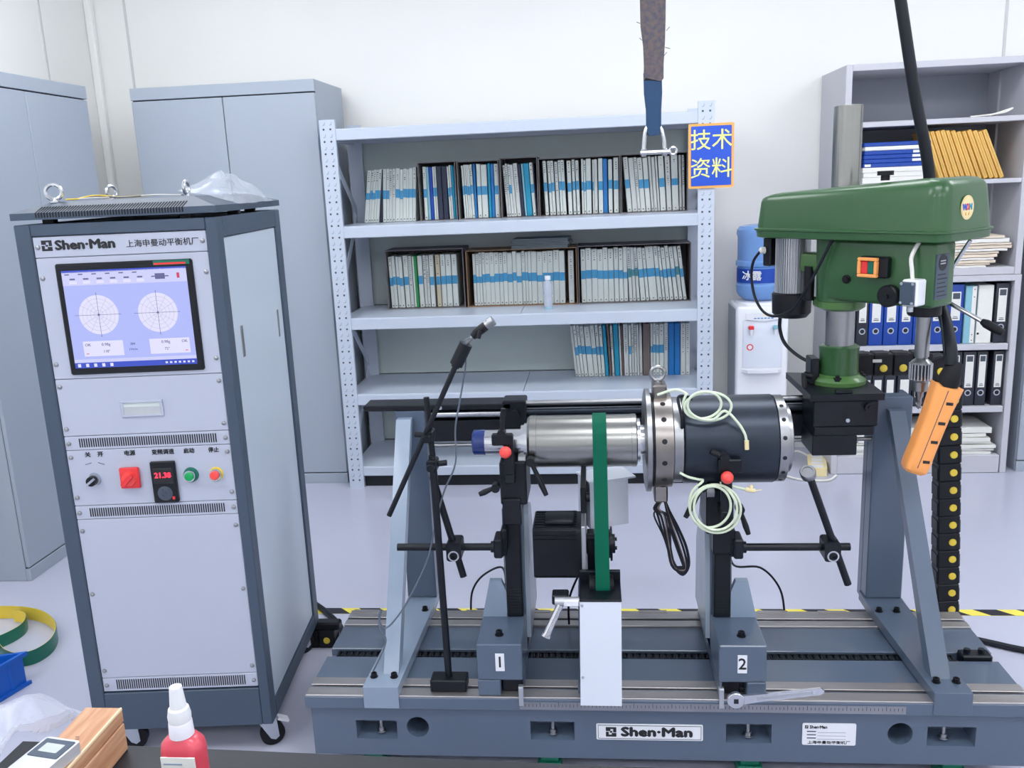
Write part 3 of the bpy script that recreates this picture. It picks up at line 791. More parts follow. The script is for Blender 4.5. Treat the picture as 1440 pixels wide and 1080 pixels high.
lathe(b, (0.878, 5.04, 0.957), (0, 0, 1), [(0, 0.055), (0.004, 0.085), (0.022, 0.108), (0.045, 0.122), (0.085, 0.124), (0.093, 0.118), (0.185, 0.118), (0.192, 0.126), (0.215, 0.126), (0.222, 0.118), (0.345, 0.118), (0.362, 0.124), (0.385, 0.122), (0.405, 0.105), (0.412, 0.06)], 36)
t.part('body', b, 'bigbottle')
b = B(); lathe(b, (0.878, 5.04, 0.957), (0, 0, 1), [(0.102, 0.1186), (0.102, 0.1196), (0.178, 0.1196), (0.178, 0.1186)], 36, False); lb = t.part('label_band', b, 'bookdb')
t.text('lettering', '冰露', 0.055, (0.822, 4.9335, 1.097), 'whitep', lb, bold=0.001, u=(0.88, -0.47, 0))

# power strip on the floor
t = Thing('power_strip', 'cream power strip with white cord on the floor in front of the bookcase', 'power strip', 'W', (1.2, 4.93, 0))
fn = lambda u, w, q: (1.2 + u * 0.98 + w * 0.2, 4.94 - u * 0.2 + w * 0.98, q)
b = B(); prism(b, rrect(-0.05, 0.05, -0.13, 0.13, 0.012), fn, 0.001, 0.045); ps = t.part('case', b, 'cream')
b = B()
for k in range(4): prism(b, rrect(-0.03, 0.03, -0.11 + 0.06 * k, -0.07 + 0.06 * k, 0.008), fn, 0.045, 0.0465)
t.part('socket_faces', b, 'whitep', ps)
b = B(); tube(b, smooth([(1.19, 5.07, 0.03), (1.12, 5.12, 0.05), (1.02, 5.04, 0.012), (0.96, 4.9, 0.008), (1.05, 4.75, 0.008), (1.2, 4.72, 0.008), (1.27, 4.8, 0.01)], 6), 0.006, 8); t.part('cord', b, 'cablew')
b = B(); box(b, 1.0, 1.04, 5.0, 5.05, 0.001, 0.03, 0.004); t.part('plug', b, 'whitep')

# ================================================================ control cabinet (frame C: front plane y = 0, x from -0.535 to 0)
t = cab = Thing('control_cabinet', 'gray control cabinet on casters with monitor, switches and vented panels', 'control cabinet', 'C', (-0.267, 0.33, 0))
CW, CD, CZ0, CZ1 = 0.535, 0.653, 0.10, 1.594
b = B()
box(b, -CW, -0.492, 0, 0.045, CZ0, CZ1, 0.003); box(b, -0.031, 0, 0, 0.05, CZ0, CZ1, 0.003)
box(b, -CW, -0.49, CD - 0.06, CD, CZ0, CZ1, 0.003); box(b, -0.031, 0, CD - 0.06, CD, CZ0, CZ1, 0.003)
box(b, -0.492, -0.031, 0, 0.045, 1.563, CZ1, 0.002); box(b, -0.492, -0.031, 0, 0.05, CZ0, 0.222, 0.002)
box(b, -0.49, -0.031, CD - 0.05, CD, CZ0, 0.2, 0.002); box(b, -0.49, -0.031, CD - 0.05, CD, 1.55, CZ1, 0.002)
box(b, -0.035, 0, 0.05, CD - 0.06, CZ0, 0.15, 0.002); box(b, -0.035, 0, 0.05, CD - 0.06, 1.54, CZ1, 0.002)
box(b, -CW, -0.50, 0.045, CD - 0.06, CZ0, 0.15, 0.002); box(b, -CW, -0.50, 0.045, CD - 0.06, 1.54, CZ1, 0.002)
frame = t.part('frame', b, 'cabframe')
b = B(); box(b, -0.50, -0.03, 0.03, CD - 0.03, CZ0 + 0.004, CZ0 + 0.02); t.part('bottom_tray', b, 'cabframe')
b = B(); box(b, -0.50, -0.03, 0.03, CD - 0.03, CZ1 - 0.02, CZ1 - 0.004); t.part('top_tray', b, 'cabframe')
b = B(); box(b, -0.030, -0.006, 0.052, CD - 0.062, 0.152, 1.538, 0.002); sd = t.part('side_door', b, 'cabside')
b = B(); box(b, -0.008, -0.0035, 0.122, 0.142, 1.195, 1.285, 0.002); t.part('door_lock', b, 'dullsteel', sd)
b = B(); box(b, -0.008, -0.0045, 0.520, 0.538, 1.185, 1.275, 0.002); t.part('door_vent', b, 'dullsteel', sd)
b = B(); box(b, -0.53, -0.515, 0.05, CD - 0.062, 0.152, 1.538, 0.002); t.part('side_panel', b, 'cabside')
b = B(); box(b, -0.49, -0.032, CD - 0.03, CD - 0.01, 0.2, 1.55, 0.002); t.part('back_panel', b, 'cabside')

PX0, PX1 = -0.491, -0.032
def panel(name, z0, z1, y=0.004, screws=(), m='cabpanel'):
    b = B(); box(b, PX0, PX1, y, 0.03, z0 + 0.0008, z1 - 0.0008, 0.0014)
    p = t.part(name, b, m)
    spots = [(x, y - 0.001, z) for z in screws for x in (PX0 + 0.011, PX1 - 0.011)]
    if spots:
        s = B(); lathe(s, (0, 0.001, 0), (0, -1, 0), [(0, 0.0065), (0.003, 0.0058), (0.0052, 0.0025), (0.0052, 0.0)], 12)
        t.copies('screw', s, 'dullsteel', spots, p)
    return p
def slots(z0, z1, parent, x0=-0.449, x1=-0.070, n=60, y=0.0036):
    b = B()
    for k in range(n):
        x = x0 + (x1 - x0) * k / (n - 1)
        box(b, x - 0.0016, x + 0.0016, y - 0.0004, y + 0.002, z0, z1)
    t.part('vent_slots', b, 'dark', parent, kind='stuff')
p1 = panel('name_panel', 1.506, 1.562, screws=(1.534,))
p2 = panel('monitor_panel', 1.176, 1.506, screws=(1.452, 1.218))
p3 = panel('drawer_panel', 1.014, 1.176, screws=(1.155, 1.035))
p4 = panel('vent_panel', 0.9735, 1.014, screws=(0.993,))
p5 = panel('switch_panel', 0.810, 0.9735, screws=(0.953, 0.835))
p6 = panel('vent_panel', 0.769, 0.810, screws=(0.789,))
p7 = panel('blank_panel', 0.271, 0.769, screws=(0.735, 0.54, 0.295))
p8 = panel('vent_panel', 0.226, 0.271, screws=(0.247,))
slots(0.9815, 1.007, p4); slots(0.777, 0.8025, p6); slots(0.234, 0.2645, p8)
# maker's emblem: a square split by a stepped S, then stencil lettering
def emblem(T, parent, x, y, z, s, m):
    b = B()
    for q in ((0, .60, .44, 1), (.44, .82, 1, 1), (.70, .46, 1, .82), (0, .20, .28, .50), (0, 0, .56, .20), (.56, 0, 1, .38), (.38, .42, .62, .58)):
        box(b, x + (q[0] - .5) * s, x + (q[2] - .5) * s, y, y + 0.001, z + (q[1] - .5) * s, z + (q[3] - .5) * s)
    return T.part('emblem', b, m, parent)
emblem(t, p1, -0.4555, 0.0034, 1.538, 0.028, 'inkb')
t.text('lettering', 'Shen·Man', 0.034, (-0.354, 0.0034, 1.537), 'inkb', p1, bold=0.0015, width=0.160)
t.text('lettering', '上海申曼动平衡机厂', 0.021, (-0.149, 0.0034, 1.533), 'inkb', p1, width=0.192)
# monitor
b = B(); box(b, -0.441, -0.076, -0.004, 0.02, 1.188, 1.489, 0.004); mon = t.part('monitor', b, 'blackp')
SX0, SX1, SZ0, SZ1, SY = -0.4245, -0.093, 1.2065, 1.4705, -0.0046
def quad(x0, x1, z0, z1, k):
    b = B(); box(b, x0, x1, SY - 0.0003 * k, SY + 0.0008, z0, z1); return b
sc = t.part('screen', quad(SX0, SX1, SZ0, SZ1, 0), 'screen', mon)
t.part('menu_bar', quad(SX0, SX1, SZ1 - 0.040, SZ1 - 0.004, 1), 'scr_bar', mon)
t.part('title_bar', quad(SX0, SX1, SZ1 - 0.006, SZ1, 1), 'scr_b', mon)
t.part('task_bar', quad(SX0, SX1, SZ0, SZ0 + 0.015, 1), 'scr_b', mon)
t.part('status_bar', quad(SX0, SX1, SZ0 + 0.015, SZ0 + 0.024, 1), 'scr_bar', mon)
b = B()
for k in range(6): box(b, SX0 + 0.018 + 0.036 * k, SX0 + 0.038 + 0.036 * k, SY - 0.0007, SY, SZ1 - 0.036, SZ1 - 0.028)
for x in (SX0 + 0.03, SX0 + 0.21):
    box(b, x, x + 0.108, SY - 0.0006, SY, SZ0 + 0.032, SZ0 + 0.073)
for x in (SX0 + 0.084, SX0 + 0.243):
    prism(b, circ(x, SZ0 + 0.144, 0.053, 40), XZ, SY - 0.0006, SY)
t.part('white_fields', b, 'scr_w', mon)
b = B()
for x in (SX0 + 0.084, SX0 + 0.243):
    cz = SZ0 + 0.144
    for r in (0.012, 0.022, 0.032, 0.043):
        n = 32
        for k in range(n):
            a0, a1 = 2 * PI * k / n, 2 * PI * (k + 1) / n
            q = [b.verts.new((x + rr * math.cos(a), SY - 0.0008, cz + rr * math.sin(a))) for rr, a in ((r, a0), (r + 0.0007, a0), (r + 0.0007, a1), (r, a1))]
            b.faces.new(q)
    for k in range(6):
        a = PI * k / 6
        dx, dz = math.cos(a) * 0.053, math.sin(a) * 0.053
        nx, nz = -math.sin(a) * 0.0004, math.cos(a) * 0.0004
        b.faces.new([b.verts.new((x + sx * dx + sn * nx, SY - 0.0008, cz + sx * dz + sn * nz)) for sx, sn in ((-1, -1), (1, -1), (1, 1), (-1, 1))])
t.part('dial_lines', b, 'scr_line', mon)
b = B()
for x in (SX0 + 0.084, SX0 + 0.243):
    cz = SZ0 + 0.144
    box(b, x - 0.064, x + 0.06, SY - 0.001, SY, cz - 0.0005, cz + 0.0005); box(b, x - 0.0005, x + 0.0005, SY - 0.001, SY, cz - 0.06, cz + 0.06)
    prism(b, circ(x, cz, 0.003, 10), XZ, SY - 0.001, SY)
box(b, SX1 - 0.094, SX1 - 0.048, SY - 0.001, SY, SZ1 - 0.025, SZ1 - 0.022); box(b, SX1 - 0.084, SX1 - 0.058, SY - 0.0012, SY, SZ1 - 0.031, SZ1 - 0.016)
for k in range(6): box(b, SX0 + 0.02 + 0.036 * k, SX0 + 0.034 + 0.036 * k, SY - 0.001, SY, SZ1 - 0.025, SZ1 - 0.021)
for k in range(6): box(b, SX0 + 0.008 + 0.036 * k, SX0 + 0.02 + 0.036 * k, SY - 0.001, SY, SZ1 - 0.012, SZ1 - 0.009)
t.part('screen_marks', b, 'scr_ink', mon)
b = B(); box(b, SX1 - 0.026, SX1 - 0.019, SY - 0.001, SY, SZ1 - 0.030, SZ1 - 0.016); box(b, SX0 + 0.036, SX0 + 0.043, SY - 0.001, SY, SZ0 + 0.038, SZ0 + 0.040); box(b, SX1 - 0.027, SX1 - 0.02, SY - 0.001, SY, SZ0 + 0.038, SZ0 + 0.040)
t.part('red_marks', b, 'scr_red', mon)
b = B()
for k in range(5): box(b, SX0 + 0.008 + 0.022 * k, SX0 + 0.016 + 0.022 * k, SY - 0.001, SY, SZ0 + 0.003, SZ0 + 0.012)
for k in range(7): box(b, SX1 - 0.085 + 0.012 * k, SX1 - 0.079 + 0.012 * k, SY - 0.001, SY, SZ0 + 0.005, SZ0 + 0.010)
t.part('task_icons', b, 'scr_w', mon)
for s, dx, dz, sz in (('OK', 0.043, 0.063, 0.011), ('0.98g', 0.092, 0.063, 0.011), ('118°', 0.092, 0.044, 0.010), ('284', 0.164, 0.062, 0.009), ('174r/m', 0.164, 0.047, 0.008), ('0.98g', 0.254, 0.064, 0.011), ('OK', 0.305, 0.064, 0.011), ('72°', 0.256, 0.045, 0.010)):
    t.text('readout', s, sz, (SX0 + dx, SY - 0.001, SZ0 + dz), 'scr_ink', mon)
b = B(); box(b, -0.178, -0.082, -0.0055, -0.003, 1.476, 1.4875); lab = t.part('monitor_sticker', b, 'greend', mon)
b = B(); box(b, -0.176, -0.092, -0.006, -0.005, 1.477, 1.482); t.part('sticker_stripe', b, 'red', mon)
# drawer handle: a recessed pull
b = B()
for q in ((-0.320, -0.204, 1.103, 1.110), (-0.320, -0.204, 1.064, 1.070), (-0.320, -0.313, 1.070, 1.103), (-0.211, -0.204, 1.070, 1.103)): box(b, q[0], q[1], -0.001, 0.006, q[2], q[3], 0.001)
hd = t.part('drawer_pull', b, 'cabpanel', p3)
b = B(); prism(b, [(0.0032, 1.103), (0.0032, 1.070), (-0.0005, 1.070), (0.0030, 1.095)], YZ, -0.313, -0.211); t.part('pull_recess', b, 'alu', p3)
b = B(); box(b, -0.313, -0.211, 0.0025, 0.0036, 1.088, 1.103); t.part('pull_shadow_slot', b, 'rackback', p3)
# switches
def knob_base(x, z, r, m, h=0.012, parent=p5):
    b = B(); lathe(b, (x, 0.004, z), (0, -1, 0), [(0, r), (h, r * 0.92), (h, 0)], 28); return t.part('switch_ring', b, m, parent)
k1 = knob_base(-0.423, 0.888, 0.0185, 'zinc')
b = B(); lathe(b, (-0.423, -0.006, 0.888), (0, -1, 0), [(0, 0.0145), (0.016, 0.0135), (0.016, 0)], 24); t.part('selector_knob', b, 'blackp', p5)
b = B(); prism(b, [(-0.003, -0.017), (0.003, -0.017), (0.003, 0.014), (-0.003, 0.014)], lambda u, w, q: (-0.423 + (u * 0.6 - w * -0.8) , q, 0.888 + (u * -0.8 + w * 0.6)), -0.030, -0.020); t.part('pointer', b, 'zinc', p5)
b = B()
for x, s in ((-0.434, 1), (-0.398, -1)): prism(b, [(-0.009, -0.002), (0.009, 0.003), (0.009, 0.0045), (-0.009, -0.0005)] if s > 0 else [(-0.009, 0.003), (0.009, -0.003), (0.009, -0.0015), (-0.009, 0.0045)], lambda u, w, q: (x + u, q, 0.932 + w), 0.0034, 0.0045)
t.part('dial_marks', b, 'inkb', p5)
b = B(); box(b, -0.347, -0.293, -0.010, 0.004, 0.860, 0.920, 0.004, 2); rd = t.part('mains_switch_plate', b, 'red', p5)
b = B(); lathe(b, (-0.320, -0.009, 0.889), (0, -1, 0), [(0, 0.021), (0.008, 0.019), (0.008, 0)], 26); t.part('mains_switch_dial', b, 'redball', p5)
b = B(); prism(b, rrect(-0.006, 0.006, -0.021, 0.021, 0.004), lambda u, w, q: (-0.320 + u * 0.7 + w * 0.7, q, 0.889 + w * 0.7 - u * 0.7), -0.030, -0.015); t.part('mains_switch_grip', b, 'red', p5)
b = B(); box(b, -0.2595, -0.191, -0.008, 0.004, 0.8145, 0.9335, 0.002); iv = t.part('inverter_keypad', b, 'blackp', p5)
b = B(); box(b, -0.2525, -0.198, -0.0095, -0.007, 0.870, 0.915, 0.001); t.part('display_window', b, 'inkb', p5)
t.text('display_digits', '21.38', 0.021, (-0.2255, -0.0100, 0.895), 'led', p5, bold=0.0006, width=0.046)
b = B(); prism(b, circ(-0.2255, 0.842, 0.021, 26), XZ, -0.0095, -0.007); t.part('keypad_disc', b, 'ink', p5)
b = B(); [prism(b, circ(-0.2255 + 0.0125 * math.cos(a), 0.842 + 0.0125 * math.sin(a), 0.0048, 10), XZ, -0.0115, -0.009) for a in (0.8, 2.35, 3.9, 5.5)]; prism(b, circ(-0.2255, 0.842, 0.005, 10), XZ, -0.0115, -0.009); t.part('keypad_keys', b, 'cabframe', p5)
b = B(); box(b, -0.206, -0.199, -0.0105, -0.008, 0.824, 0.832); t.part('red_key', b, 'red', p5)
g1 = knob_base(-0.151, 0.890, 0.0215, 'greend', 0.008)
b = B(); lathe(b, (-0.151, -0.003, 0.890), (0, -1, 0), [(0, 0.0165), (0.010, 0.016), (0.010, 0.013)], 26); t.part('button_bezel', b, 'steel', p5)
b = B(); lathe(b, (-0.151, -0.006, 0.890), (0, -1, 0), [(0, 0.0128), (0.011, 0.0124), (0.0125, 0.010), (0.0125, 0)], 26); t.part('start_button', b, 'greenb', p5)
g2 = knob_base(-0.080, 0.890, 0.0195, 'yellow', 0.006)
b = B(); lathe(b, (-0.080, -0.002, 0.890), (0, -1, 0), [(0, 0.0165), (0.010, 0.016), (0.010, 0.013)], 26); t.part('button_bezel', b, 'steel', p5)
b = B(); lathe(b, (-0.080, -0.006, 0.890), (0, -1, 0), [(0, 0.0128), (0.012, 0.0126), (0.015, 0.010), (0.015, 0)], 26); t.part('stop_button', b, 'redball', p5)
for s, x, w in (('关', -0.432, 0.016), ('开', -0.397, 0.016), ('电源', -0.315, 0.030), ('变频调速', -0.222, 0.062), ('启动', -0.149, 0.030), ('停止', -0.080, 0.030)):
    t.text('lettering', s, 0.016, (x, 0.0034, 0.959), 'inkb', p5, bold=0.0003, width=w)
# lid: a low hipped roof with louvres
b = B()
x0, x1, y0, y1 = -CW - 0.002, 0.002, -0.004, CD + 0.002
ins = 0.078
lo = [b.verts.new(p) for p in ((x0, y0, 1.606), (x1, y0, 1.606), (x1, y1, 1.606), (x0, y1, 1.606))]
mi = [b.verts.new(p) for p in ((x0, y0, 1.624), (x1, y0, 1.624), (x1, y1, 1.624), (x0, y1, 1.624))]
hi = [b.verts.new(p) for p in ((x0 + ins, y0 + ins, 1.650), (x1 - ins, y0 + ins, 1.650), (x1 - ins, y1 - ins, 1.650), (x0 + ins, y1 - ins, 1.650))]
for A_, C_ in ((lo, mi), (mi, hi)):
    for k in range(4): b.faces.new((A_[k], A_[(k + 1) % 4], C_[(k + 1) % 4], C_[k]))
b.faces.new(hi); b.faces.new(lo)
lid = t.part('lid', b, 'cabframe', sharp=10)
b = B()
for k in range(52):
    x = -0.468 + 0.385 * k / 51
    def lf(u, w, q): return (x + q, -0.004 + u, 1.624 + w)
    prism(b, [(-0.0012, -0.013), (-0.0012, 0.0), (0.040, 0.0148), (0.040, 0.0136), (0.0006, -0.001), (0.0006, -0.013)], lf, -0.0017, 0.0017)
t.part('louvre_slots', b, 'dark', lid, kind='stuff')
b = B(); s = box(B(), -0.016, 0.016, -0.012, 0.012, 0, 0.0125, 0.002); b.free()
t.copies('lid_spacer', s, 'rubber', [(x, y, 1.594) for x in (-0.45, -0.085) for y in (0.03, CD - 0.04)] + [(0 - 0.018, 0.22, 1.594)], lid)
def eyebolt(T, x, y, z, r, parent, rot=0.0, m='steel'):
    b = B()
    lathe(b, (x, y, z), (0, 0, 1), [(0, r * 0.62), (r * 0.22, r * 0.62), (r * 0.3, r * 0.34), (r * 0.6, r * 0.3)], 16)
    cz = z + r * 1.42
    tube(b, [(x + r * math.cos(a) * math.cos(rot), y + r * math.cos(a) * math.sin(rot), cz + r * math.sin(a)) for a in [2 * PI * k / 24 for k in range(24)]], r * 0.27, 8, True)
    return T.part('eyebolt', b, m, parent)
for x, y, rt in ((-0.452, 0.075, 0.35), (-0.452, 0.43, 1.05), (-0.112, 0.125, 1.5)):
    eyebolt(t, x, y, 1.648, 0.0195 if y < 0.1 else 0.0175, lid, rt)
# casters
for x, y, a in ((-0.035, 0.05, 0.5), (-0.46, 0.06, 0.2), (-0.06, CD - 0.06, 0.8), (-0.47, CD - 0.06, 0.4)):
    ca, sa = math.cos(a), math.sin(a)
    R3 = lambda px, py, pz: (x + px * ca - py * sa, y + px * sa + py * ca, pz)
    b = B(); box(b, x - 0.032, x + 0.032, y - 0.032, y + 0.032, CZ0 - 0.006, CZ0, 0.002)
    for q in (-0.019, 0.019):
        prism(b, [(-0.028, 0.094), (0.026, 0.094), (0.030, 0.03), (0.018, 0.022), (0.004, 0.03)], lambda u, w, tt: R3(u, tt, w), q - 0.0015, q + 0.0015)
    cs = t.part('caster', b, 'zinc')
    b = B(); c0 = R3(0.014, -0.0145, 0.0372); c1 = R3(0.014, 0.0145, 0.0372); lathe(b, c0, Vector(c1) - Vector(c0), [(0, 0.030), (0.003, 0.0365), (0.026, 0.0365), (0.029, 0.030)], 26); t.part('caster_wheel', b, 'rubber', cs)
    if y < 0.1:
        b = B(); prism(b, [(0.03, 0.080), (0.062, 0.062), (0.066, 0.068), (0.034, 0.088)], lambda u, w, tt: R3(u, tt, w), -0.014, 0.014); t.part('brake_pedal', b, 'whitep', cs)

# plastic bag and loose wires on the lid
def sheet(nx, ny, f, th=0.0004):
    bm = B()
    g = [[bm.verts.new(f(i / nx, j / ny)) for j in range(ny + 1)] for i in range(nx + 1)]
    for i in range(nx):
        for j in range(ny):
            bm.faces.new((g[i][j], g[i + 1][j], g[i + 1][j + 1], g[i][j + 1]))
    return bm
from mathutils import noise as MN
def bagf(i, j):
    u, v = i, j
    x = -0.128 + 0.140 * u - 0.03 * (1 - u) ** 3 + 0.015 * MN.noise((u * 3, v * 4, 1))
    y = 0.175 + 0.39 * v + 0.02 * MN.noise((u * 4, v * 3, 2))
    top = 0.058 * math.sin(PI * min(1, u * 1.05)) ** 0.7 * math.sin(PI * v) ** 0.6
    if u < 0.4: top += 0.012 * (1 - u / 0.4)
    base = 1.6525 if x < -0.076 else 1.6525 - (x + 0.076) / 0.078 * 0.026
    return (x, y, base + abs(top * (1 + 0.45 * MN.noise((u * 5, v * 5, 3)))))
solo('plastic_bag', 'crumpled clear plastic bag lying on the control cabinet lid', 'bag', 'C', (-0.08, 0.3, 1.652), sheet(26, 30, bagf), 'bag')
t = Thing('wire_bundle', 'thin loose wires with yellow tag laid across the cabinet lid', 'wire', 'C', (-0.27, 0.1, 1.651))
for k, (m, dy) in enumerate((('cablew', 0.0), ('bookr', 0.012), ('cablegray', 0.022), ('yellow', 0.006))):
    b = B(); tube(b, smooth([(-0.425 + 0.005 * k, 0.09 + dy, 1.6535), (-0.36, 0.11 + dy, 1.657 + 0.002 * k), (-0.28, 0.13 - dy, 1.6545), (-0.2, 0.11 + dy, 1.658), (-0.13 if k < 3 else -0.3, 0.13 + dy, 1.6545)], 6), 0.0017, 6); t.part('wire', b, m)
b = B(); box(b, -0.428, -0.395, 0.084, 0.104, 1.6535, 1.657, 0.001); t.part('yellow_tag', b, 'yellow')

# ================================================================ bed of the balancing machine (frame M)
t = bed = Thing('machine_bed', 'long gray machine bed with T-slots and square pockets on low green feet', 'machine bed', 'M', (0.14, 0.26, 0))
XA, XZ1, ZT, ZL, ZB = -0.8396, 1.1286, 0.264, 0.2237, 0.07
VD = 0.514
def front_plate(bm, x0, x1, z0, z1, y, feats):
    # a front face with rectangular pockets ('r') and round holes ('c'); feats sorted along x: (kind, xa, xb, za, zb, depth)
    def q(a, b_, c, d):
        if b_ - a > 1e-5 and d - c > 1e-5:
            bm.faces.new([bm.verts.new(p) for p in ((a, y, c), (b_, y, c), (b_, y, d), (a, y, d))])
    x = x0
    for k, xa, xb, za, zb, dp in feats:
        q(x, xa, z0, z1); q(xa, xb, z0, za); q(xa, xb, zb, z1)
        if k == 'r':
            cut = (xb - xa) * 0.06
            P0 = [(xa, za), (xb, za), (xb - cut * 0, zb), (xa + cut * 0, zb)]
            P1 = [(xa + cut, za + 0.012), (xb - cut, za + 0.012), (xb - cut, zb), (xa + cut, zb)]
            a = [bm.verts.new((u, y, w)) for u, w in P0]; c = [bm.verts.new((u, y + dp, w)) for u, w in P1]
            for i in range(4): bm.faces.new((a[i], a[(i + 1) % 4], c[(i + 1) % 4], c[i]))
            bm.faces.new(c)
        else:
            cx, cz = (xa + xb) / 2, (za + zb) / 2
            r = (xb - xa) / 2 * 0.96
            n = 32
            ang = [2 * PI * i / n + PI / 4 for i in range(n)]
            sq = []
            for a_ in ang:
                cx_, sz_ = math.cos(a_), math.sin(a_)
                m_ = max(abs(cx_), abs(sz_))
                sq.append((cx + cx_ / m_ * (xb - xa) / 2, cz + sz_ / m_ * (zb - za) / 2))
            S = [bm.verts.new((u, y, w)) for u, w in sq]
            C = [bm.verts.new((cx + r * math.cos(a_), y, cz + r * math.sin(a_))) for a_ in ang]
            D = [bm.verts.new((cx + r * math.cos(a_), y + dp, cz + r * math.sin(a_))) for a_ in ang]
            for i in range(n):
                j = (i + 1) % n
                bm.faces.new((S[i], S[j], C[j], C[i])); bm.faces.new((C[i], C[j], D[j], D[i]))
            bm.faces.new(D)
        x = xb
    q(x, x1, z0, z1)
FE = [('r', -0.701, -0.583, 0.122, 0.180, 0.06), ('c', -0.556, -0.490, 0.128, 0.194, 0.10), ('r', -0.204, -0.081, 0.126, 0.184, 0.06), ('r', 0.333, 0.455, 0.127, 0.185, 0.06), ('c', 0.759, 0.827, 0.128, 0.196, 0.10), ('r', 0.863, 0.988, 0.127, 0.185, 0.06)]
b = B()
fy = 0.012
front_plate(b, XA + 0.012, XZ1 - 0.01, ZB, ZL, fy, FE)
def q4(bm, pts): bm.faces.new([bm.verts.new(p) for p in pts])
xl, xr = XA + 0.012, XZ1 - 0.01
q4(b, [(xl, fy, ZB), (xl, VD, ZB), (xl, VD, ZL), (xl, fy, ZL)]); q4(b, [(xr, fy, ZB), (xr, VD, ZB), (xr, VD, ZL), (xr, fy, ZL)])
q4(b, [(xl, VD, ZB), (xr, VD, ZB), (xr, VD, ZL), (xl, VD, ZL)]); q4(b, [(xl, fy, ZB), (xr, fy, ZB), (xr, VD, ZB), (xl, VD, ZB)])
body = t.part('bed_body', b, 'mach', sharp=0)
b = B()
box(b, XA, XZ1, 0.0, 0.044, ZL, ZT - 0.004, 0.002); box(b, XA, XZ1, 0.058, 0.225, ZL, ZT - 0.007, 0.002)
box(b, XA, XZ1, 0.272, 0.448, ZL, ZT - 0.007, 0.002); box(b, XA, XZ1, 0.461, VD, ZL, ZT - 0.004, 0.002)
box(b, XA + 0.004, XZ1 - 0.004, 0.004, VD - 0.003, ZL + 0.0005, ZL + 0.012)
top = t.part('bed_top', b, 'mach')
b = B()
for a, c in ((0.003, 0.044), (0.058, 0.096), (0.412, 0.448), (0.461, VD - 0.002)): box(b, XA + 0.002, XZ1 - 0.002, a, c, ZT - 0.0075, ZT, 0.0012)
t.part('bare_rails', b, 'bare')
b = B(); box(b, XA + 0.003, XZ1 - 0.003, 0.044, 0.058, ZL + 0.012, ZL + 0.016); box(b, XA + 0.003, XZ1 - 0.003, 0.448, 0.461, ZL + 0.012, ZL + 0.016); t.part('slot_floor', b, 'slotdark')
b = B()
x = XA + 0.012
while x < XZ1 - 0.22:
    box(b, x, x + 0.09, VD - 0.018, VD - 0.001, ZT, ZT + 0.0022); x += 0.19
t.part('back_pads', b, 'bare', kind='stuff')
# drive chain lying in the middle groove
b = B()
for q in (-0.014, 0.014): prism(b, rrect(-0.0115, 0.0115, -0.0065, 0.0065, 0.0062, 3), lambda u, w, tt: (u, tt, w), q - 0.002, q + 0.002)
cyl(b, (-0.006, -0.012, 0), (-0.006, 0.012, 0), 0.0052, None, 8); cyl(b, (0.006, -0.012, 0), (0.006, 0.012, 0), 0.0052, None, 8)
t.copies('chain_link', b, 'black', [(-0.805 + 0.0195 * k, 0.249, ZL + 0.0235) for k in range(94)])
b = B(); box(b, 1.03, 1.115, 0.228, 0.27, ZL + 0.012, ZT + 0.006, 0.004); cyl(b, (1.05, 0.25, ZT), (1.05, 0.25, ZT + 0.018), 0.009, None, 6); cyl(b, (1.09, 0.25, ZT), (1.09, 0.25, ZT + 0.018), 0.009, None, 6); t.part('chain_anchor', b, 'black')
# pocket studs, feet, scale, plates
for k, (x, z) in enumerate(((-0.633, 0.135), (-0.142, 0.136), (0.395, 0.137), (0.912, 0.140))):
    b = B()
    lathe(b, (x, 0.032, z), (0, 0, 1), [(0, 0.013), (0.003, 0.013), (0.003, 0.0095), (0.014, 0.0095), (0.014, 0.006), (0.045, 0.006)], 16)
    t.part('leveling_stud', b, 'dullsteel')
b = B(); box(b, -0.034, 0.034, -0.022, 0.05, 0, 0.040, 0.002); box(b, -0.026, 0.026, -0.012, 0.05, 0.040, 0.058, 0.002); cyl(b, (0, 0.015, 0.058), (0, 0.015, 0.071), 0.012, None, 12)
t.copies('leveling_foot', b, 'footg', [(x, 0.05, 0) for x in (-0.665, -0.155, 0.403, 0.946)] + [(x, 0.42, 0) for x in (-0.665, -0.155, 0.403, 0.946)])
b = B(); box(b, -0.23, 0.80, -0.0012, 0.002, 0.229, 0.252); sc = t.part('scale_strip', b, 'dullsteel')
b = B()
for k in range(100):
    x = -0.225 + 0.01025 * k
    box(b, x, x + 0.0012, -0.0018, 0, 0.238, 0.251 if k % 5 == 0 else 0.246)
t.part('scale_marks', b, 'inkb', sc, kind='stuff')
b = B(); prism(b, rrect(-0.0205, 0.2705, 0.1325, 0.181, 0.004), XZ, 0.009, 0.0125); np_ = t.part('name_plate', b, 'whitep')
b = B()
for q in ((-0.016, 0.266, 0.1765, 0.1777), (-0.016, 0.266, 0.1358, 0.137), (-0.016, -0.0148, 0.137, 0.1765), (0.2648, 0.266, 0.137, 0.1765)): box(b, q[0], q[1], 0.0084, 0.0095, q[2], q[3])
t.part('plate_border', b, 'inkb', np_)
emblem(t, np_, 0.020, 0.0082, 0.157, 0.029, 'inkb')
t.text('lettering', 'Shen·Man', 0.038, (0.145, 0.0086, 0.157), 'inkb', np_, bold=0.0018, width=0.196)
b = B(); prism(b, rrect(0.536, 0.677, 0.126, 0.1915, 0.004), XZ, 0.009, 0.0125); np2 = t.part('data_plate', b, 'whitep')
emblem(t, np2, 0.5465, 0.0084, 0.181, 0.009, 'inkb')
t.text('lettering', 'Shen·Man', 0.0125, (0.578, 0.0086, 0.181), 'inkb', np2, bold=0.0003, width=0.046)
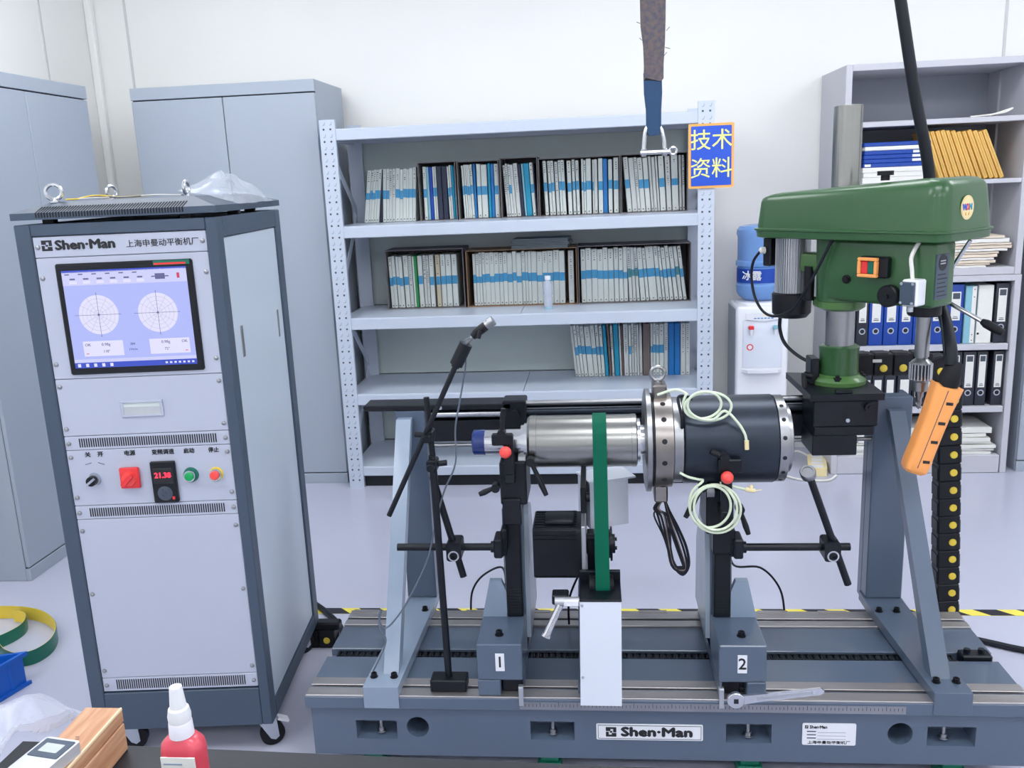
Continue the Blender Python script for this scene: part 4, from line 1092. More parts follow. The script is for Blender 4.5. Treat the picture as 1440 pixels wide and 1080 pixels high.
t.text('lettering', '上海申曼动平衡机厂', 0.0105, (0.6065, 0.0086, 0.134), 'inkb', np2, width=0.112)
b = B()
for z in (0.166, 0.156, 0.146):
    box(b, 0.548, 0.572, 0.0086, 0.0095, z, z + 0.003); box(b, 0.576, 0.650, 0.0088, 0.0095, z - 0.002, z - 0.0012)
t.part('plate_lines', b, 'ink', np2)

# ================================================================ bracket stands
def stand(label, pos, bx, base_x, col_x, col_top, brace_b, brace_t, bolts, glossy):
    # base plate drawn from above, box column at its back end, slanted brace in front
    t = Thing('bracket_stand', label, 'stand', 'M', pos, 'welded bracket stands on the bed')
    m = 'machlt' if glossy else 'mach'
    (a0, a1), (c0, c1) = base_x
    b = B(); prism(b, [(a0, -0.001), (a1, -0.001), (c1, 0.50), (c1, 0.60), (c0, 0.60), (c0, 0.50)], XY, ZT, 0.294); t.part('base_plate', b, m)
    b = B(); box(b, a0, a1, -0.0035, 0.0, ZL + 0.004, 0.2945, 0.001); t.part('front_lip', b, m)
    x0, x1 = col_x
    b = B(); box(b, x0, x1, 0.545, 0.60, 0.294, col_top, 0.003)
    box(b, x0, x0 + 0.012, 0.60, 0.64, 0.27, col_top, 0.002); box(b, x1 - 0.012, x1, 0.60, 0.64, 0.27, col_top, 0.002)
    t.part('column', b, 'mach' if not glossy else 'mach')
    b = B()
    (p0, p1), zb = brace_b; (q0, q1), zt = brace_t
    y0, y1 = 0.065, 0.546
    A_ = [(p0, y0, zb), (p1, y0, zb), (p1, y0 + 0.055, zb), (p0, y0 + 0.055, zb)]
    C_ = [(q0, y1 - 0.03, zt), (q1, y1 - 0.03, zt), (q1, y1, zt), (q0, y1, zt)]
    a = [b.verts.new(p) for p in A_]; c = [b.verts.new(p) for p in C_]
    # front face of the brace runs from the base to the column top
    for i in range(4): b.faces.new((a[i], a[(i + 1) % 4], c[(i + 1) % 4], c[i]))
    b.faces.new(a); b.faces.new(c)
    t.part('brace', b, m)
    s = B(); lathe(s, (0, 0, 0), (0, 0, 1), [(0, 0.0115), (0.001, 0.0115), (0.001, 0.0085), (0.012, 0.0085), (0.012, 0.005), (0.006, 0.004), (0.006, 0)], 14)
    t.copies('bolt', s, 'rubber', [(x, y, 0.294) for x, y in bolts])
    return t
stand('pale glossy welded bracket stand at the left end of the gray bed', (-0.6, 0.3, ZT), None, ((-0.668, -0.568), (-0.650, -0.552)), (-0.650, -0.552), 0.945, ((-0.624, -0.580), 0.294), ((-0.640, -0.592), 0.925), ((-0.648, 0.051), (-0.590, 0.051), (-0.575, 0.455)), True)
stand('dark gray welded bracket stand at the right end under the drill press', (0.93, 0.3, ZT), None, ((0.869, 0.967), (0.845, 0.962)), (0.850, 0.962), 0.962, ((0.885, 0.935), 0.294), ((0.885, 0.932), 0.925), ((0.892, 0.052), (0.944, 0.052), (0.865, 0.455), (0.918, 0.455)), False)

# ================================================================ cross beam with guide rails between the stands
t = Thing('guide_beam', 'long black cross beam with polished guide rails between the two stands', 'beam', 'M', (0.15, 0.58, 0.9))
b = B(); box(b, -0.552, 0.85, 0.565, 0.625, 0.836, 0.905, 0.002); box(b, -0.552, 0.85, 0.60, 0.63, 0.905, 0.945, 0.002); t.part('beam', b, 'black')
b = B(); box(b, -0.752, -0.272, 0.545, 0.635, 0.9455, 0.9640, 0.003); t.part('cover_strip', b, 'black')
b = B(); cyl(b, (-0.55, 0.572, 0.927), (-0.30, 0.572, 0.927), 0.0135, None, 24); t.part('guide_rail', b, 'steel')
b = B(); cyl(b, (-0.27, 0.575, 0.929), (0.85, 0.575, 0.929), 0.0125, None, 24); t.part('guide_rail', b, 'blackcyl')
b = B(); cyl(b, (-0.27, 0.575, 0.957), (0.85, 0.575, 0.957), 0.009, None, 20); box(b, -0.27, 0.85, 0.563, 0.567, 0.9405, 0.9435); t.part('guide_rail', b, 'dullsteel')
b = B(); cyl(b, (-0.552, 0.57, 0.822), (0.85, 0.57, 0.822), 0.0065, None, 14); t.part('tie_rod', b, 'dullsteel')
b = B(); box(b, -0.30, -0.225, 0.545, 0.625, 0.885, 0.973, 0.004); sl = t.part('end_slider', b, 'black')
b = B(); cyl(b, (-0.262, 0.545, 0.93), (-0.262, 0.53, 0.93), 0.016, None, 16); t.part('slider_knob', b, 'black', sl)
b = B(); prism(b, circ(-0.50, 0.954, 0.006, 8), XZ, 0.542, 0.546); t.part('screw', b, 'zinc')

# carriage and mounting plate that carry the drill press
t = Thing('drill_carriage', 'black carriage block with flat mounting plate riding on the cross beam', 'carriage', 'M', (0.73, 0.5, 0.9))
b = B(); box(b, 0.636, 0.822, 0.42, 0.563, 0.905, 0.983, 0.003); box(b, 0.640, 0.812, 0.42, 0.563, 0.878, 0.9045, 0.002); box(b, 0.636, 0.765, 0.42, 0.563, 0.817, 0.8775, 0.002); t.part('block', b, 'black')
b = B(); prism(b, [(0.626, 0.42), (0.838, 0.42), (0.838, 0.69), (0.62, 0.735)], XY, 0.984, 1.004); pl = t.part('mounting_plate', b, 'black')
b = B(); cyl(b, (0.795, 0.42, 0.965), (0.795, 0.405, 0.965), 0.016, None, 16); cyl(b, (0.795, 0.405, 0.965), (0.795, 0.40, 0.965), 0.008, None, 6); t.part('lock_screw', b, 'blackp')
b = B(); prism(b, circ(0.735, 0.925, 0.006, 10), XZ, 0.416, 0.421); t.part('set_screw', b, 'zinc')
b = B(); box(b, 0.700, 0.748, 0.425, 0.445, 1.004, 1.014, 0.002); t.part('stop_block', b, 'black')
b = B(); box(b, 0.655, 0.682, 0.55, 0.62, 1.004, 1.085, 0.003); bk = t.part('side_bracket', b, 'black')
b = B(); cyl(b, (0.655, 0.535, 1.035), (0.632, 0.535, 1.04), 0.010, None, 12); tube(b, [(0.632, 0.535, 1.045), (0.632, 0.53, 1.02), (0.634, 0.52, 0.992)], 0.008, 8); t.part('clamp_lever', b, 'blackp', bk)

# ================================================================ drill press (frame D: origin at the column, x along the head)
t = dp = Thing('drill_press', 'green bench drill press mounted on the carriage, head turned toward the front', 'drill press', 'D', (0, 0, 1.004))
b = B(); lathe(b, (0, 0, 1.0045), (0, 0, 1), [(0, 0.082), (0.012, 0.082), (0.022, 0.074), (0.03, 0.060)], 36); bs = t.part('base_flange', b, 'greenlt')
b = B(); lathe(b, (0, 0, 1.02), (0, 0, 1), [(0, 0.060), (0.07, 0.057), (0.098, 0.060), (0.104, 0.050)], 32); t.part('base_socket', b, 'green', bs)
s = B(); lathe(s, (0, 0, 0), (0, 0, 1), [(0, 0.012), (0.010, 0.012), (0.010, 0.006), (0.016, 0.006), (0.016, 0)], 6)
t.copies('flange_bolt', s, 'rubber', [(0.068 * math.cos(a), 0.068 * math.sin(a), 1.022) for a in (-1.0, 0.6, 2.2, 3.8)], bs)
b = B(); cyl(b, (0, 0, 1.10), (0, 0, 1.46), 0.0425, None, 36); t.part('column', b, 'dullsteel')
b = B(); lathe(b, (0, 0, 1.55), (0, 0, 1), [(0, 0.0405), (0.275, 0.0405), (0.277, 0.036), (0.272, 0.034)], 36); t.part('column_top', b, 'satin')
def loft(bm, rings, cap=True):
    R = [[bm.verts.new(p) for p in rg] for rg in rings]
    n = len(R[0])
    for a, c in zip(R, R[1:]):
        for k in range(n): bm.faces.new((a[k], a[(k + 1) % n], c[(k + 1) % n], c[k]))
    if cap: bm.faces.new(R[0]); bm.faces.new(R[-1])
    return bm
CX0, CX1, CY0, CY1 = -0.254, 0.365, -0.11, 0.165
def cz(x, z):
    return z if z < 1.55 or x > 0.06 else z - (0.06 - x) / 0.3 * 0.036 * (z - 1.55) / 0.06
def sect(z, e, r=0.045):
    return [(x, y, cz(x, z)) for x, y in rrect(CX0 - e, CX1 + e, CY0 - e, CY1 + e, r, 6)]
b = B(); loft(b, [sect(1.476, 0.0), sect(1.565, -0.007), sect(1.590, -0.010), sect(1.604, -0.017), sect(1.612, -0.028), sect(1.615, -0.045, 0.035)]); cov = t.part('belt_cover', b, 'green', sharp=50)
b = B(); loft(b, [sect(1.448, -0.006), sect(1.451, 0.001), sect(1.470, 0.003), sect(1.472, 0.007), sect(1.477, 0.007), sect(1.479, 0.001)]); t.part('cover_rim', b, 'green', cov, sharp=50)
b = B(); lathe(b, (0.160, -0.055, 1.612), (0, 0, 1), [(0, 0.012), (0.014, 0.012), (0.014, 0.022), (0.026, 0.022), (0.026, 0)], 16); t.part('cover_knob', b, 'blackp', cov)
# round badge on the end of the cover
BZ, BYY = 1.535, 0.007
b = B(); prism(b, circ(BYY, BZ, 0.032, 36), lambda u, w, q: (q, u, w), 0.3615, 0.3635)
bd = t.part('badge', b, 'cream', cov)
b = B()
for k in range(36):
    a0, a1 = 2 * PI * k / 36, 2 * PI * (k + 1) / 36
    b.faces.new([b.verts.new((0.3638, BYY + rr * math.cos(a), BZ + rr * math.sin(a))) for rr, a in ((0.0285, a0), (0.0295, a0), (0.0295, a1), (0.0285, a1))])
t.part('badge_ring', b, 'signo', cov)
for s_, dy, m in (('W', -0.015, 'signb'), ('D', 0.0, 'red'), ('M', 0.014, 'bookt')):
    t.text('lettering', s_, 0.022, (0.3638, BYY + dy, BZ + 0.001), m, cov, u=(0, 1, 0), bold=0.0012)
t.text('lettering', '★ ★', 0.012, (0.3638, BYY, BZ - 0.017), 'signo', cov, u=(0, 1, 0))
# head casting
b = B()
lathe(b, (0, 0, 1.262), (0, 0, 1), [(0, 0.072), (0.188, 0.076)], 36)
box(b, -0.01, 0.328, -0.074, 0.034, 1.268, 1.449, 0.012, 3)
hd = t.part('head_casting', b, 'green')
b = B(); lathe(b, (0, 0, 1.232), (0, 0, 1), [(0, 0.058), (0.008, 0.070), (0.028, 0.071), (0.034, 0.064)], 32); box(b, -0.09, -0.05, -0.02, 0.02, 1.235, 1.265, 0.006); t.part('column_collar', b, 'greenlt')
b = B(); box(b, -0.13, -0.03, -0.035, 0.035, 1.34, 1.40, 0.012, 2); t.part('motor_bracket', b, 'greenlt')
b = B(); lathe(b, (0.065, -0.074, 1.334), (0, -1, 0), [(0, 0.013), (0.004, 0.013), (0.004, 0.009), (0.010, 0.009), (0.010, 0)], 14); t.part('head_bolt', b, 'rubber', hd)
b = B(); box(b, 0.118, 0.205, -0.100, -0.073, 1.346, 1.405, 0.005); sw = t.part('switch_box', b, 'blackp')
b = B()
for q in ((0.121, 0.181, 1.394, 1.403), (0.121, 0.181, 1.348, 1.357), (0.121, 0.130, 1.357, 1.394), (0.172, 0.181, 1.357, 1.394)): box(b, q[0], q[1], -0.113, -0.099, q[2], q[3], 0.002)
t.part('switch_frame', b, 'orange', sw)
b = B(); box(b, 0.131, 0.150, -0.108, -0.099, 1.358, 1.393, 0.002); t.part('red_rocker', b, 'red', sw)
b = B(); box(b, 0.151, 0.171, -0.108, -0.099, 1.358, 1.393, 0.002); t.part('green_rocker', b, 'greend', sw)
b = B(); lathe(b, (0.206, -0.073, 1.297), (0, -1, 0), [(0, 0.031), (0.020, 0.031), (0.024, 0.027), (0.024, 0)], 30); cyl(b, (0.206, -0.097, 1.297), (0.206, -0.103, 1.297), 0.007, None, 10); t.part('depth_knob', b, 'blackp')
b = B(); box(b, 0.262, 0.308, -0.118, -0.073, 1.278, 1.350, 0.004); ls = t.part('limit_switch', b, 'whitep')
b = B(); box(b, 0.260, 0.302, -0.124, -0.117, 1.282, 1.344, 0.002); t.part('switch_lid', b, 'cabframe', ls)
s = B(); lathe(s, (0, 0, 0), (0, -1, 0), [(0, 0.004), (0.002, 0.004), (0.003, 0)], 10)
t.copies('lid_screw', s, 'zinc', [(x, -0.124, z) for x in (0.265, 0.297) for z in (1.287, 1.339)], ls)
b = B(); cyl(b, (0.282, -0.105, 1.275), (0.282, -0.105, 1.262), 0.009, None, 12); t.part('plunger', b, 'zinc', ls)
b = B(); tube(b, smooth([(0.282, -0.100, 1.349), (0.280, -0.102, 1.375), (0.275, -0.100, 1.405), (0.276, -0.085, 1.43), (0.28, -0.07, 1.449)], 5), 0.0055, 8); t.part('switch_cable', b, 'cablew', ls)
b = B(); box(b, 0.3265, 0.3305, -0.068, -0.006, 1.292, 1.415, 0.001); npl = t.part('spec_plate', b, 'cabframe')
b = B(); prism(b, circ(-0.038, 1.392, 0.022, 20), lambda u, w, q: (q, u, w), 0.330, 0.3312)
for k in range(6): box(b, 0.330, 0.3312, -0.062, -0.014 - 0.008 * (k % 2), 1.301 + 0.0115 * k, 1.304 + 0.0115 * k)
t.part('plate_print', b, 'inkb', npl)
b = B()
for a in (0.0, 0.6): box(b, 0.3311, 0.3318, -0.052, -0.026, 1.388 + a * 0.012, 1.391 + a * 0.012)
t.part('plate_emblem', b, 'zinc', npl)
QX = 0.265
b = B(); lathe(b, (QX, 0, 1.238), (0, 0, 1), [(0, 0.042), (0.004, 0.045), (0.031, 0.045)], 32); t.part('quill_collar', b, 'blackp')
b = B(); lathe(b, (QX, 0, 1.118), (0, 0, 1), [(0, 0.017), (0.002, 0.0195), (0.125, 0.0195)], 28); t.part('quill', b, 'dullsteel')
b = B(); lathe(b, (QX, 0, 1.018), (0, 0, 1), [(0, 0.014), (0.003, 0.0212), (0.030, 0.0225), (0.034, 0.0275), (0.038, 0.0292), (0.084, 0.0292), (0.090, 0.024), (0.098, 0.014), (0.104, 0.014)], 32); ch = t.part('chuck', b, 'dullsteel')
b = B(); lathe(b, (QX, 0, 1.058), (0, 0, 1), [(0, 0.0296), (0.041, 0.0296)], 32); t.part('chuck_band', b, 'inkb', ch)
b = B(); [cyl(b, (QX + 0.0292 * math.cos(2 * PI * k / 20), 0.0292 * math.sin(2 * PI * k / 20), 1.055), (QX + 0.0292 * math.cos(2 * PI * k / 20), 0.0292 * math.sin(2 * PI * k / 20), 1.101), 0.0029, None, 8) for k in range(20)]; t.part('chuck_ridges', b, 'steel', ch)
b = B(); tube(b, [(QX, 0, 1.022), (QX, 0, 1.004), (QX, 0, 0.998), (QX, 0, 0.972), (QX, 0, 0.966)], [0.0115, 0.0115, 0.0075, 0.0065, 0.001], 10); [tube(b, [(QX + 0.0065 * math.cos(k * 0.8 + p), 0.0065 * math.sin(k * 0.8 + p), 1.004 - 0.0042 * k) for k in range(9)], 0.0022, 5) for p in (0, PI)]; t.part('drill_bit', b, 'dullsteel', ch)
b = B(); cyl(b, (0.275, 0.046, 1.288), (0.430, 0.046, 1.217), 0.0062, None, 14); hs = t.part('feed_handle', b, 'steel')
b = B(); tube(b, [(0.404, 0.046, 1.229), (0.416, 0.046, 1.2235), (0.448, 0.046, 1.209), (0.462, 0.046, 1.2025)], [0.008, 0.0125, 0.0125, 0.009], 12); t.part('handle_grip', b, 'rubber', hs)
b = B(); cyl(b, (0.285, 0.046, 1.325), (0.357, 0.046, 1.446), 0.0055, None, 14); t.part('feed_handle', b, 'steel')
b = B(); lathe(b, (0.27, 0.030, 1.318), (0, 1, 0), [(0, 0.036), (0.026, 0.034), (0.026, 0)], 24); t.part('feed_hub', b, 'green')
# motor
MX, MYY = -0.178, 0.0
b = B(); n = 44
P = []
for k in range(n * 2):
    r = 0.0535 if k % 2 == 0 else 0.0485
    for da in (-0.3, 0.3):
        a = 2 * PI * (k / 2 + da * 0.5) / n
        P.append((MX + r * math.cos(a), MYY + r * math.sin(a)))
prism(b, P, XY, 1.272, 1.449); mo = t.part('motor_housing', b, 'alu', sharp=20)
b = B(); lathe(b, (MX, MYY, 1.192), (0, 0, 1), [(0, 0.048), (0.014, 0.060), (0.075, 0.062), (0.080, 0.056)], 32); t.part('fan_cover', b, 'blackp', mo)
b = B(); box(b, MX - 0.075, MX - 0.045, -0.055, 0.0, 1.355, 1.445, 0.004); t.part('junction_box', b, 'blackp', mo)
b = B(); lathe(b, (MX - 0.066, -0.055, 1.405), (-0.5, -0.85, 0), [(0, 0.011), (0.014, 0.010), (0.018, 0.006)], 14); t.part('cable_gland', b, 'cablew', mo)
b = B(); cyl(b, (MX + 0.085, -0.03, 1.255), (MX + 0.085, -0.03, 1.36), 0.016, None, 14); t.part('capacitor', b, 'blackp', mo)
b = B(); tube(b, smooth([(MX - 0.074, -0.068, 1.402), (MX - 0.098, -0.07, 1.37), (MX - 0.105, -0.07, 1.32), (MX - 0.085, -0.075, 1.255), (MX - 0.04, -0.085, 1.212), (MX + 0.01, -0.085, 1.205), (MX + 0.07, -0.085, 1.235), (MX + 0.12, -0.09, 1.30), (MX + 0.17, -0.09, 1.39), (MX + 0.20, -0.088, 1.449)], 6), 0.0045, 8); t.part('motor_cable', b, 'cable', mo)
b = B(); tube(b, smooth([(MX - 0.04, 0.0, 1.20), (MX - 0.043, 0.0, 1.15), (MX - 0.02, 0.0, 1.10), (MX + 0.05, -0.01, 1.065), (MX + 0.14, -0.03, 1.052)], 6), 0.0058, 8); t.part('supply_cable', b, 'cable', mo)

# ================================================================ cable drag chain behind the drill
t = Thing('drag_chain', 'black cable drag chain with yellow caps hanging behind the drill press', 'cable chain', 'M', (1.14, 0.73, 0))
def link_mesh():
    b = B()
    box(b, -0.035, 0.035, -0.022, 0.040, -0.0302, 0.0302, 0.003)
    box(b, -0.038, -0.033, -0.018, 0.036, -0.029, 0.016, 0.002); box(b, 0.033, 0.038, -0.018, 0.036, -0.029, 0.016, 0.002)
    return b
path = [(0.86 + 0.061 * k, 1.027, PI / 2) for k in range(4)] + [(1.096, 1.012, PI * 0.40), (1.128, 0.965, PI * 0.18), (1.138, 0.905, 0.04)] + [(1.140 + 0.0032 * k, 0.843 - 0.0611 * k, -0.05) for k in range(14)]
lm = to_mesh('link', link_mesh(), M['blackp'])
cap = B(); lathe(cap, (0, 0, 0), (0, -1, 0), [(0, 0.0125), (0.003, 0.0115), (0.004, 0.008), (0.004, 0)], 18)
cm = to_mesh('yellow_cap', cap, M['yellow'])
for x, z, a in path:
    o = bpy.data.objects.new('link', lm); COL.objects.link(o); o.parent = t.o
    o.location = (x - t.org[0], 0.0, z - t.org[2]); o.rotation_euler = (0, a, 0)
    c = bpy.data.objects.new('yellow_cap', cm); COL.objects.link(c); c.parent = o
    c.location = (0.011, -0.022, 0.0)
    if x < 0.9: bpy.data.objects.remove(c)
b = B(); box(b, 0.886, 0.914, 0.7065, 0.709, 1.036, 1.046); t.part('white_tag', b, 'paper')
b = B(); box(b, 0.80, 0.845, 0.70, 0.77, 0.99, 1.06, 0.004); t.part('chain_bracket', b, 'black')

# ================================================================ hoist pendant and its cable, lifting sling
t = Thing('hoist_pendant', 'orange hoist pendant control hanging on a thick black cable', 'pendant control', 'M', (0.93, 0.3, 0.80))
ax0, ax1 = Vector((0.962, 0.30, 1.048)), Vector((0.886, 0.30, 0.805))
d = (ax1 - ax0).normalized(); nx = Vector((-d.z, 0, d.x)); ny = Vector((0, 1, 0))
b = B(); rings = []
for s_, hw, hd_ in ((0.0, 0.039, 0.030), (0.03, 0.036, 0.031), (0.07, 0.033, 0.031), (0.12, 0.032, 0.031), (0.18, 0.032, 0.031), (0.225, 0.033, 0.031), (0.246, 0.031, 0.030), (0.255, 0.024, 0.024)):
    rings.append([ax0 + d * s_ + nx * u + ny * w for u, w in rrect(-hw, hw, -hd_, hd_, 0.014, 4)])
# scooped top edge
rings[0] = [p - d * (0.013 * abs(((p - ax0).dot(nx)) / 0.039) ** 2 - 0.004) for p in rings[0]]
loft(b, rings); pc = t.part('casing', b, 'orange')
b = B(); tube(b, [ax0 + d * s_ + nx * -0.004 + ny * -0.0305 for s_ in (0.004, 0.06, 0.12, 0.18, 0.235)], 0.0013, 6); t.part('seam', b, 'ink', pc)
for s_ in (0.038, 0.096, 0.152, 0.212):
    b = B(); c = ax0 + d * s_ + nx * 0.012
    prism(b, [(-0.009, -0.004), (0.009, -0.004), (0.009, 0.004), (-0.009, 0.004)], lambda u, w, q: tuple(c + Vector((1, 0, -0.12)) * u + Vector((0.12, 0, 1)) * w + ny * q), -0.0325, -0.029); t.part('clip_slot', b, 'inkb', pc)
b = B(); tube(b, [ax0 - d * 0.075 + Vector((0.004, 0, 0)), ax0 - d * 0.05, ax0 - d * 0.02, ax0 + d * 0.004], [0.015, 0.025, 0.030, 0.026], 16); t.part('rubber_boot', b, 'rubber')
b = B(); tube(b, smooth([(0.970, 0.30, 1.11), (0.974, 0.315, 1.15), (0.982, 0.38, 1.21), (0.988, 0.46, 1.27), (0.998, 0.54, 1.34), (1.008, 0.61, 1.45), (0.985, 0.60, 1.64), (0.935, 0.60, 1.85), (0.885, 0.60, 2.09), (0.78, 0.60, 2.6), (0.66, 0.60, 3.25)], 8), 0.0165, 14); t.part('cable', b, 'cable')
b = B(); tube(b, smooth([(0.985, 0.29, 1.12), (0.962, 0.30, 1.09), (0.955, 0.31, 1.14), (0.953, 0.33, 1.20), (0.955, 0.37, 1.262)], 6), 0.003, 6); t.part('strain_wire', b, 'cable')

t = Thing('lifting_sling', 'worn navy webbing sling with frayed brown sleeve and steel shackle hanging from above', 'sling', 'M', (0.163, 0.25, 1.7))
b = B()
prof = [(3.25, 0.030, 0.163), (2.6, 0.031, 0.163), (2.09, 0.032, 0.163), (2.03, 0.031, 0.162), (1.98, 0.027, 0.164), (1.93, 0.025, 0.163), (1.893, 0.026, 0.162)]
loft(b, [[(cx + u + 0.002 * math.sin(9 * z + u * 90), 0.25 + w, z + 0.006 * math.sin(u * 260)) for u, w in rrect(-hw, hw, -0.009, 0.009, 0.006, 3)] for z, hw, cx in prof]); t.part('frayed_sleeve', b, 'slingb')
b = B()
loft(b, [[(cx + u, 0.25 + w, z) for u, w in rrect(-hw, hw, -0.006, 0.006, 0.004, 3)] for z, hw, cx in ((1.91, 0.0235, 0.161), (1.86, 0.0235, 0.162), (1.82, 0.020, 0.163), (1.78, 0.0195, 0.163), (1.762, 0.018, 0.163), (1.754, 0.012, 0.163))]); t.part('webbing', b, 'sling')
b = B(); [tube(b, [(x, 0.243, z), (x + dx, 0.24, z + dz)], 0.0008, 4) for x, z, dx, dz in ((0.133, 2.03, -0.012, 0.004), (0.196, 2.01, 0.008, 0.008), (0.193, 1.97, 0.012, -0.004), (0.19, 1.95, 0.007, 0.008), (0.134, 1.99, -0.006, 0.006))]; t.part('loose_threads', b, 'slingb', kind='stuff')
b = B(); tube(b, smooth([(0.137, 0.25, 1.718), (0.139, 0.25, 1.745), (0.143, 0.25, 1.768), (0.155, 0.25, 1.782), (0.171, 0.25, 1.782), (0.182, 0.25, 1.768), (0.189, 0.25, 1.745), (0.191, 0.25, 1.718)], 5), 0.0055, 10)
for x in (0.137, 0.191): lathe(b, (x - 0.006, 0.25, 1.711), (1, 0, 0), [(0, 0.010), (0.012, 0.010)], 16)
sh = t.part('shackle', b, 'steel')
b = B(); cyl(b, (0.128, 0.25, 1.711), (0.205, 0.25, 1.711), 0.0055, None, 12); tube(b, [(0.213 + 0.009 * math.cos(a), 0.25, 1.713 + 0.009 * math.sin(a)) for a in [2 * PI * k / 16 for k in range(16)]], 0.0035, 8, True); t.part('shackle_pin', b, 'steel', sh)

# ================================================================ roller pedestals
def lever(T, a, c, parent, hub=True):
    a = Vector(a); c = Vector(c)
    b = B(); m_ = (a + c) / 2
    tube(b, [a, a.lerp(c, 0.25), a.lerp(c, 0.7), c], [0.0075, 0.0062, 0.0085, 0.0065], 10)
    if hub: cyl(b, a + Vector((0, -0.016, 0)), a + Vector((0, 0.012, 0)), 0.012, None, 14)
    return T.part('clamp_lever', b, 'blackp', parent)
def pedestal(label, x_in, s, head_z, axis_r, num, levers, rod, rod2, brkt, ball, fy):
    X = lambda q: x_in + s * q
    t = Thing('roller_pedestal', label, 'pedestal', 'M', (X(0.0625), 0.1, ZT), 'roller pedestals on the bed')
    def bx(b, q0, q1, y0, y1, z0, z1, bev=0.0):
        a, c = sorted((X(q0), X(q1))); return box(b, a, c, y0, y1, z0, z1, bev)
    b = B(); bx(b, 0, 0.125, 0.008, 0.19, 0.312, 0.421, 0.003); 
    bx(b, 0.0, 0.125, 0.062, 0.19, ZT + 0.0005, 0.312, 0.002)
    cut = (0.060, 0.125) if s < 0 else (0.065, 0.125)
    # the front foot keeps a square cutout
    if s < 0: bx(b, 0.062, 0.125, 0.008, 0.062, ZT + 0.0005, 0.312, 0.002)
    else: bx(b, 0.0, 0.008, 0.008, 0.062, ZT + 0.0005, 0.312, 0.001); bx(b, 0.074, 0.125, 0.008, 0.062, ZT + 0.0005, 0.312, 0.002)
    bx(b, 0.0, 0.125, 0.19, 0.50, ZT + 0.0005, 0.335, 0.003)
    t.part('base', b, 'mach')
    b = B(); bx(b, 0.004, 0.060, 0.030, 0.062, ZT + 0.0005, 0.309, 0.003); ck = t.part('clamp_block', b, 'black')
    b = B(); bx(b, -0.001, 0.012, -0.007, -0.0022, 0.243, 0.300, 0.001); bx(b, -0.001, 0.012, -0.0022, 0.010, 0.268, 0.300, 0.0005); t.part('pointer', b, 'alu')
    b = B(); prism(b, [(0.053, 0.4212), (0.125, 0.4212), (0.100, 0.533), (0.066, 0.533), (0.053, 0.50)], lambda u, w, q: (X(u), q, w), 0.168, 0.188)
    t.part('gusset', b, 'machlt')
    b = B(); prism(b, [(0.20, 0.421), (0.19, 0.30), (0.50, 0.335), (0.42, 0.52), (0.34, 0.66), (0.27, 0.735), (0.212, 0.735)], lambda u, w, q: (X(q), u, w), 0.000, 0.060); t.part('casting', b, 'mach')
    b = B(); prism(b, [(0.205, 0.336), (0.47, 0.336), (0.45, 0.55), (0.36, 0.70), (0.27, 0.735), (0.213, 0.56)], lambda u, w, q: (X(q), u, w), -0.012, 0.0); t.part('side_plate', b, 'platelt')
    b = B(); bx(b, 0.006, 0.052, 0.165, 0.211, 0.421, head_z, 0.003); col = t.part('slide_column', b, 'black')
    b = B(); bx(b, 0.0525, 0.0535, 0.172, 0.204, 0.43, head_z - 0.09); t.part('column_scale', b, 'alu', col)
    b = B(); [bx(b, 0.010, 0.048, 0.1640, 0.166, 0.436 + 0.009 * k, 0.439 + 0.009 * k) for k in range(9)]; t.part('thread_grooves', b, 'dark', col, kind='stuff')
    hz0, hz1 = head_z - 0.012, head_z + 0.112
    b = B(); bx(b, -0.022, 0.052, 0.130, 0.275, hz0, hz1, 0.004); bx(b, -0.004, 0.046, 0.120, 0.165, hz0 - 0.055, hz0 + 0.02, 0.003); hb = t.part('roller_head', b, 'black')
    d_ = axis_r + 0.022
    dv = min(0.052, d_ * 0.62)
    for q in (-dv, dv):
        zc = 0.94 - math.sqrt(d_ * d_ - dv * dv)
        b = B(); a, c = sorted((X(-0.020), X(0.0))); cyl(b, (a, 0.20 + q, zc), (c, 0.20 + q, zc), 0.0215, None, 24); t.part('roller', b, 'dullsteel', hb)
    # arm with the red ball in front of the shaft
    bz0, bz1, bx0, bx1 = brkt
    b = B(); box(b, bx0, bx1, fy, fy + 0.024, bz0, bz1, 0.003)
    q0, q1 = sorted((X(0.008), X(0.036)))
    box(b, q0, q1, fy + 0.002, fy + 0.022, hz1 - 0.03, bz1 - 0.004, 0.002); box(b, q0, q1, fy + 0.002, 0.131, hz1 - 0.055, hz1 - 0.03, 0.002)
    br = t.part('hold_down_arm', b, 'black')
    b = B(); bmesh.ops.create_uvsphere(b, u_segments=20, v_segments=12, radius=0.0165, matrix=Matrix.Translation((ball[0], fy - 0.014, ball[1]))); t.part('red_ball_knob', b, 'redball', br)
    for a, c in levers: lever(t, a, c, hb)
    # number plate
    nz0, nz1 = 0.341, 0.394
    xc = X(0.061)
    b = B(); box(b, xc - 0.0125, xc + 0.0125, 0.0062, 0.0085, nz0, nz1, 0.0005); pl = t.part('number_plate', b, 'whitep')
    t.text('lettering', num, 0.046, (xc, 0.0062, 0.3675), 'inkb', pl, bold=0.0004)
    b = B(); lathe(b, (X(0.066), 0.062, 0.421), (0, 0, 1), [(0, 0.0125), (0.001, 0.0125), (0.001, 0.009), (0.013, 0.009), (0.013, 0.005), (0.007, 0.004), (0.007, 0)], 14); t.part('bolt', b, 'rubber')
    # side rod with swivel clamp and sensor rod
    (r0, r1, rz) = rod
    b = B(); cyl(b, (r0, 0.12, rz), (r1, 0.12, rz), 0.0105, None, 18); rd = t.part('side_rod', b, 'black')
    b = B(); e = X(0.050); f_ = X(0.075)
